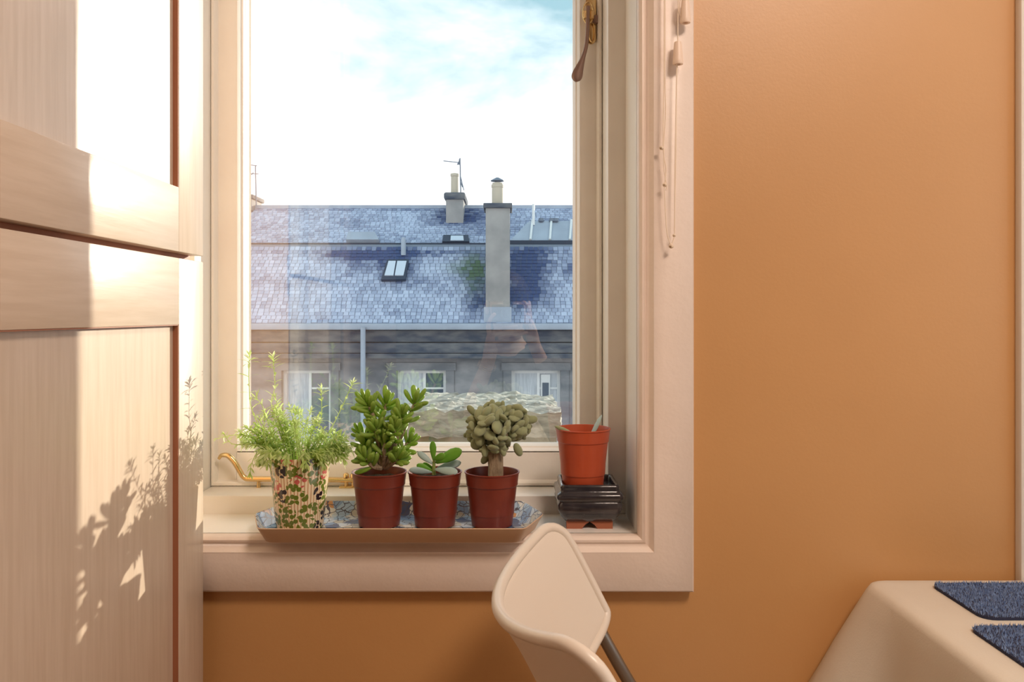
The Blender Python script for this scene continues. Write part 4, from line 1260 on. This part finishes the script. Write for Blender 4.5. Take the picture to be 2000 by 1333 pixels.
# windows
for c_, xa, xb, za_, zb__ in wins:
    f = MB()
    yy = YBd + 0.14
    w_ = 0.07
    f.box(xa, xa + w_, yy, yy + .08, zb__, za_); f.box(xb - w_, xb, yy, yy + .08, zb__, za_)
    f.box(xa + w_, xb - w_, yy, yy + .08, za_ - w_, za_); f.box(xa + w_, xb - w_, yy, yy + .08, zb__, zb__ + w_)
    mid = xa + (xb - xa) * 0.55
    f.box(mid - .03, mid + .03, yy, yy + .08, zb__ + w_, za_ - w_)
    wo = f.build('window', M['white_sash'], bd)
    box_obj('curtain', xa + w_, mid - .03, yy + .03, yy + .05, zb__ + w_, za_ - w_, M['curtain'], wo)
    box_obj('pane', mid + .03, xb - w_, yy + .03, yy + .05, zb__ + w_, za_ - w_, M['dark_glass'] if c_ != 1047 else M['curtain'], wo)
    box_obj('glazing_bar', mid + .03, xb - w_, yy + .01, yy + .03, (za_ + zb__) / 2 + .45, (za_ + zb__) / 2 + .49, M['white_sash'], wo)
    if c_ == 1047:
        box_obj('inner_sash', mid + .06, mid + .26, yy - .01, yy + .03, zb__ + .9, za_ - .10, M['white_sash'], wo)
        box_obj('pane', mid + .09, mid + .23, yy - .02, yy - .009, zb__ + .95, za_ - .28, M['dark_glass'], wo)
    box_obj('lintel', xa - .22, xb + .22, YBd - .05, YBd, za_, za_ + .17, M['far_stone'], wo)
    box_obj('jamb', xa - .18, xa, YBd - .03, YBd, zb__, za_, M['far_stone'], wo)
    box_obj('jamb', xb, xb + .18, YBd - .03, YBd, zb__, za_, M['far_stone'], wo)
# downpipe
MB().tube([(bx(709, YBd - .35), YBd - .35, bz(640, YBd - .35)), (bx(709, YBd - .35), YBd - .35, -9)], 0.055, 10).build('downpipe', M['lead'], bd, smooth=True)

# roof planes
ang1 = math.radians(50)
E0 = Vector((0, YBd - 0.15, ZE + 0.05))
run1 = 1.55
B0 = Vector((0, YBd - 0.15 + run1, ZE + 0.05 + run1 * math.tan(ang1)))
Yu = 20.0
U0_ = Vector((0, Yu, bz(478, Yu)))
Yr = 21.65
U1_ = Vector((0, Yr, bz(405, Yr)))
# solid decks under the slates
def deck(name, a_, b_, th):
    nrm = Vector((0, -(b_.z - a_.z), b_.y - a_.y)).normalized()
    v = [Vector((BX0, a_.y, a_.z)), Vector((BX1, a_.y, a_.z)), Vector((BX1, b_.y, b_.z)), Vector((BX0, b_.y, b_.z))]
    v = v + [p - nrm * th for p in v]
    return MB().add(v, [(0, 1, 2, 3), (7, 6, 5, 4), (0, 4, 5, 1), (1, 5, 6, 2), (2, 6, 7, 3), (3, 7, 4, 0)]).build(name, M['cowl'], bd)
deck('lower_roof', E0, B0, 0.1)
deck('upper_roof', U0_, U1_, 0.1)
# back slope and body so that the building is solid
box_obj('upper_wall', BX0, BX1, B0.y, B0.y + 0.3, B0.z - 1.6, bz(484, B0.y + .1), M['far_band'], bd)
MB().add([(BX0, Yr, U1_.z), (BX1, Yr, U1_.z), (BX1, Yr + 5, U1_.z - 4), (BX0, Yr + 5, U1_.z - 4)], [(0, 1, 2, 3)]).build('rear_roof', M['cowl'], bd)
box_obj('ridge', BX0, BX1, Yr - .08, Yr + .08, U1_.z - .05, U1_.z + .045, M['lead'], bd)
box_obj('valley_gutter', BX0, BX1, B0.y - 0.02, B0.y + 0.25, bz(487.5, B0.y), bz(481.5, B0.y), M['lead'], bd)
box_obj('eaves_board', BX0, BX1, Yu - 0.12, Yu, bz(481, Yu), bz(475.5, Yu), M['dark_frame'], bd)

# slates: frosted except in patches; a per-slate frost value drives the colour
m = bpy.data.materials.new('frosted_slate'); m.use_nodes = True
n, l = m.node_tree.nodes, m.node_tree.links
b = n['Principled BSDF']; b.inputs['Roughness'].default_value = 0.8
at_ = n.new('ShaderNodeAttribute'); at_.attribute_name = 'frost'
mo_ = n.new('ShaderNodeAttribute'); mo_.attribute_name = 'moss'
mx = n.new('ShaderNodeMixRGB'); mx.inputs['Color1'].default_value = (0.055, 0.085, 0.20, 1); mx.inputs['Color2'].default_value = (0.52, 0.58, 0.73, 1)
mx2 = n.new('ShaderNodeMixRGB'); mx2.inputs['Color2'].default_value = (0.10, 0.16, 0.10, 1)
l.new(at_.outputs['Fac'], mx.inputs['Fac']); l.new(mx.outputs[0], mx2.inputs['Color1']); l.new(mo_.outputs['Fac'], mx2.inputs['Fac']); l.new(mx2.outputs[0], b.inputs['Base Color'])
M['slate'] = m
def project(p):
    return (VPX + p.x * FPX / p.y, VPY - (p.z - EYE) * FPX / p.y)
def blob(x, y, cx_, cy_, rx, ry): return math.exp(-(((x - cx_) / rx) ** 2 + ((y - cy_) / ry) ** 2))
def slates(name, a_, b_, gauge, width, bare, moss, seed):
    rr = random.Random(seed)
    L = (b_ - a_).length; d = (b_ - a_).normalized(); nrm = Vector((0, -d.z, d.y))
    mb = MB(); fr_, ms_ = [], []
    rows = int(L / gauge)
    for r_ in range(rows):
        x = BX0 * 0.75 + (width / 2 if r_ % 2 else 0)
        base_ = a_ + d * (r_ * gauge)
        while x < BX1 * 0.75:
            w_ = width * rr.uniform(.82, 1.12)
            lift = rr.uniform(.012, .024); g2 = gauge * 1.25; lo = rr.uniform(-.008, .008)
            p0 = base_ + Vector((x + .006, 0, 0)) + d * lo + nrm * lift
            p1 = p0 + Vector((w_ - .012, 0, 0))
            p3 = p0 + d * g2 - nrm * (lift - .003); p2 = p1 + d * g2 - nrm * (lift - .003)
            q0, q1 = p0 - nrm * lift, p1 - nrm * lift
            mb.add([p0, p1, p2, p3, q0, q1], [(0, 1, 2, 3), (4, 5, 1, 0), (4, 0, 3), (1, 5, 2)])
            c_ = (p0 + p2) / 2; sx, sy = project(c_)
            nzv = mnoise.fractal(Vector((c_.x * 0.9, r_ * 0.22, seed)), 1.0, 2.0, 4)
            f_ = 0.84 + 0.28 * nzv + rr.uniform(-.26, .18) - sum(k_ * blob(sx, sy, *q_) for k_, q_ in bare)
            m_ = sum(k_ * blob(sx, sy, *q_) for k_, q_ in moss) * rr.uniform(.5, 1.2)
            fr_.append(max(0, min(1, f_))); ms_.append(max(0, min(1, m_)))
            x += w_
    o = mb.build(name, M['slate'], bd, recalc=False); o['kind'] = 'stuff'
    for nm, vals in (('frost', fr_), ('moss', ms_)):
        at2 = o.data.attributes.new(nm, 'FLOAT', 'FACE')
        at2.data.foreach_set('value', [v for v in vals for _ in range(4)])
    return o
slates('slate_courses', E0, B0, 0.105, 0.125,
       [(1.0, (775, 512, 40, 34)), (0.9, (690, 497, 60, 12)), (0.5, (850, 492, 300, 8)), (0.8, (935, 560, 26, 60)), (1.05, (1030, 525, 45, 50)), (0.8, (1010, 580, 40, 30)), (0.5, (1112, 525, 14, 26)), (0.45, (700, 520, 25, 16))],
       [(1.1, (928, 532, 22, 38)), (0.6, (900, 522, 30, 14))], 11)
slates('slate_courses', U0_, U1_, 0.105, 0.13,
       [(0.9, (890, 425, 50, 14)), (0.35, (800, 408, 260, 4)), (0.4, (960, 440, 60, 20))], [], 12)

# chimneys
def chimney(name_lbl, xa, xb, ya_, yb_, za_, zb__, cap, mat='chimney'):
    c_ = box_obj('chimney', xa, xb, ya_, yb_, za_, zb__, M[mat], bd, bevel=0.015)
    if cap: box_obj('cap', xa - .05, xb + .05, ya_ - .05, yb_ + .05, zb__ - 0.02, zb__ + .09, M['far_band'], c_, bevel=0.02)
    return c_
yk = YBd - 0.12
c1 = chimney('', bx(948.5, yk), bx(996, yk), yk, yk + 0.9, bz(640, yk), bz(405, yk), True)
box_obj('flashing', bx(945, yk), bx(999, yk), yk - .03, yk + .5, bz(634, yk), bz(600, yk), M['lead'], c1)
pc = Vector((bx(971.5, yk + .4), yk + .4, bz(402, yk)))
MB().lathe([(0.125, 0), (0.125, .45), (.135, .46), (.135, .52), (.115, .53), (.115, .56)], pc, 16).build('chimney_pot', M['clay_pot'], c1, smooth=True, angle=30)
cw = MB().lathe([(0.05, .56), (0.05, .60), (0.15, .60), (.15, .615), (.03, .68)], pc, 16)
cw.build('cowl', M['cowl'], c1, smooth=True, angle=30)
yk2 = 20.9
c2_ = chimney('', bx(871, yk2), bx(905, yk2), yk2, yk2 + 1.3, bz(445, yk2), bz(388, yk2), False)
box_obj('cap', bx(867, yk2), bx(909, yk2), yk2 - .06, yk2 + 1.36, bz(390, yk2), bz(376, yk2), M['far_band'], c2_, bevel=0.05)
pc = Vector((bx(888, yk2 + .3), yk2 + .3, bz(377, yk2 + .3)))
MB().lathe([(0.10, -.02), (0.095, .42), (.11, .43), (.11, .49), (.09, .5)], pc, 14).build('chimney_pot', M['clay_pot'], c2_, smooth=True, angle=30)
# television aerials
def aerial(px, pyb, pyt, Y, booms):
    mb = MB()
    mb.tube([(bx(px + 1.5, Y), Y, bz(pyb, Y)), (bx(px, Y), Y, bz(pyt, Y))], 0.016, 6)
    for (xa, ya_, xb, yb_) in booms: mb.tube([(bx(xa, Y), Y, bz(ya_, Y)), (bx(xb, Y), Y, bz(yb_, Y))], 0.012, 5)
    mb.build('aerial', M['cowl'], bd)
aerial(898.5, 378, 309, yk2 + .2, [(866, 314.5, 899, 318)] + [(893 + k * 2, 322, 899 - k, 311) for k in range(3)] + [(899, 343, 906, 372), (899, 352, 903, 366)])
aerial(499, 402, 323, 21.4, [(489, 322.5, 502, 324), (487, 339, 505, 340), (491, 342, 495, 337)])
chimney('', bx(455, 21.4), bx(494, 21.4), 21.3, 22.2, bz(412, 21.4), bz(388, 21.4), True)
# front skylight
nrm1 = Vector((0, -math.sin(ang1), math.cos(ang1))); dd = Vector((0, math.cos(ang1), math.sin(ang1)))
def on_lower(px, py):
    # point on the lower slope seen at a pixel
    k = math.tan(ang1)
    ty = -(py - VPY) / FPX
    Y = (E0.z - EYE - k * E0.y) / (ty - k)
    return Vector((bx(px, Y), Y, EYE + ty * Y))
def slope_quad(name, pa, pb, pc_, pd_, th, mat, parent, off=0.03):
    v = [on_lower(*p) + nrm1 * off for p in (pa, pb, pc_, pd_)]
    v2 = [p + nrm1 * th for p in v]
    return MB().add(v + v2, [(3, 2, 1, 0), (4, 5, 6, 7), (0, 1, 5, 4), (1, 2, 6, 5), (2, 3, 7, 6), (3, 0, 4, 7)]).build(name, mat, parent)
sk = slope_quad('skylight', (745, 552), (793, 551), (799, 512), (757, 513), 0.07, M['dark_frame'], bd)
slope_quad('pane', (752, 545), (769.5, 545), (774, 517), (760, 517), 0.03, M['sky_glass'], sk, 0.095)
slope_quad('pane', (772, 545), (789, 545), (795, 517), (777, 517), 0.03, M['sky_glass'], sk, 0.095)
# vent pipe above the skylight
p = on_lower(788, 499)
MB().tube([p, p + Vector((0, 0, 0.36)), p + Vector((0.0, 0, 0.42))], [0.06, 0.055, 0.04], 10).build('vent_pipe', M['lead'], bd, smooth=True)
# small rooflights on the upper slope
k2 = (U1_.z - U0_.z) / (U1_.y - U0_.y)
d2_ = Vector((0, U1_.y - U0_.y, U1_.z - U0_.z)).normalized(); n2_ = Vector((0, -d2_.z, d2_.y))
def on_upper(px, py):
    ty = -(py - VPY) / FPX
    Y = (U0_.z - EYE - k2 * U0_.y) / (ty - k2)
    return Vector((bx(px, Y), Y, EYE + ty * Y))
def upper_quad(name, ps, th, mat, parent, off=0.03):
    v = [on_upper(*p) + n2_ * off for p in ps]; v2 = [p + n2_ * th for p in v]
    return MB().add(v + v2, [(3, 2, 1, 0), (4, 5, 6, 7), (0, 1, 5, 4), (1, 2, 6, 5), (2, 3, 7, 6), (3, 0, 4, 7)]).build(name, mat, parent)
upper_quad('rooflight', [(677, 477), (741, 477), (733, 462), (681, 462)], 0.10, M['lead'], bd)
rl = upper_quad('rooflight', [(864, 478), (917, 478), (915, 465), (866, 465)], 0.06, M['dark_frame'], bd)
upper_quad('pane', [(880, 477), (906, 477), (905, 468), (881, 468)], 0.03, M['sky_glass'], rl, 0.08)
# metal dormer at the right
yd = 19.9
dm = empty('dormer', (bx(1060, yd), yd, bz(476, yd)))
COL.objects.unlink(dm); bpy.data.objects.remove(dm)
v = [(bx(996, yd), yd, bz(470, yd)), (bx(1190, yd), yd, bz(470, yd)), (bx(1190, yd + .9), yd + .9, bz(432, yd + .9)), (bx(1034, yd + .9), yd + .9, bz(432, yd + .9)),
     (bx(996, yd), yd + 1.2, bz(478, yd)), (bx(1190, yd), yd + 1.2, bz(478, yd))]
dmo = MB().add(v, [(0, 1, 2, 3), (0, 3, 4), (1, 5, 2), (3, 2, 5, 4), (0, 4, 5, 1)]).build('dormer', M['lead'], bd)
for pxa, pxb in ((1036, 1040), (1074, 1077), (1113, 1116), (1150, 1154)):
    a_ = Vector((bx(pxa, yd), yd - .02, bz(470, yd))); b_ = Vector((bx(pxb, yd + .9), yd + .88, bz(432, yd + .9)))
    MB().tube([a_ + Vector((0, 0, .02)), b_ + Vector((0, 0, .02))], 0.03, 6).build('seam', M['white_sash'], dmo)
box_obj('fascia', bx(992, yd), bx(1190, yd), yd - .06, yd + .05, bz(478, yd), bz(470, yd), M['dark_frame'], dmo)
box_obj('apron', bx(999, yd - .1), bx(1190, yd - .1), yd - .30, yd - .1, bz(490, yd - .2), bz(479, yd - .2), M['lead'], dmo)
MB().tube([(bx(1042, 20.6), 20.6, bz(440, 20.6)), (bx(1042, 20.6), 20.6, bz(399, 20.6))], 0.035, 8).build('flue', M['white_sash'], bd)
for px in (1057, 1078, 1086):
    MB().lathe([(0.06, 0), (0.075, .03), (0.06, .09)], (bx(px, 20.7), 20.75, bz(433, 20.7)), 10).build('vent_cap', M['cowl'], bd)

# street far below
st = MB().box(-60, 60, 1.9, 60, -9.3, -9.0).build('street', material('asphalt', (0.16, 0.16, 0.17), rough=0.9))
tag(st, 'grey street far below between the buildings', 'street', kind='structure')
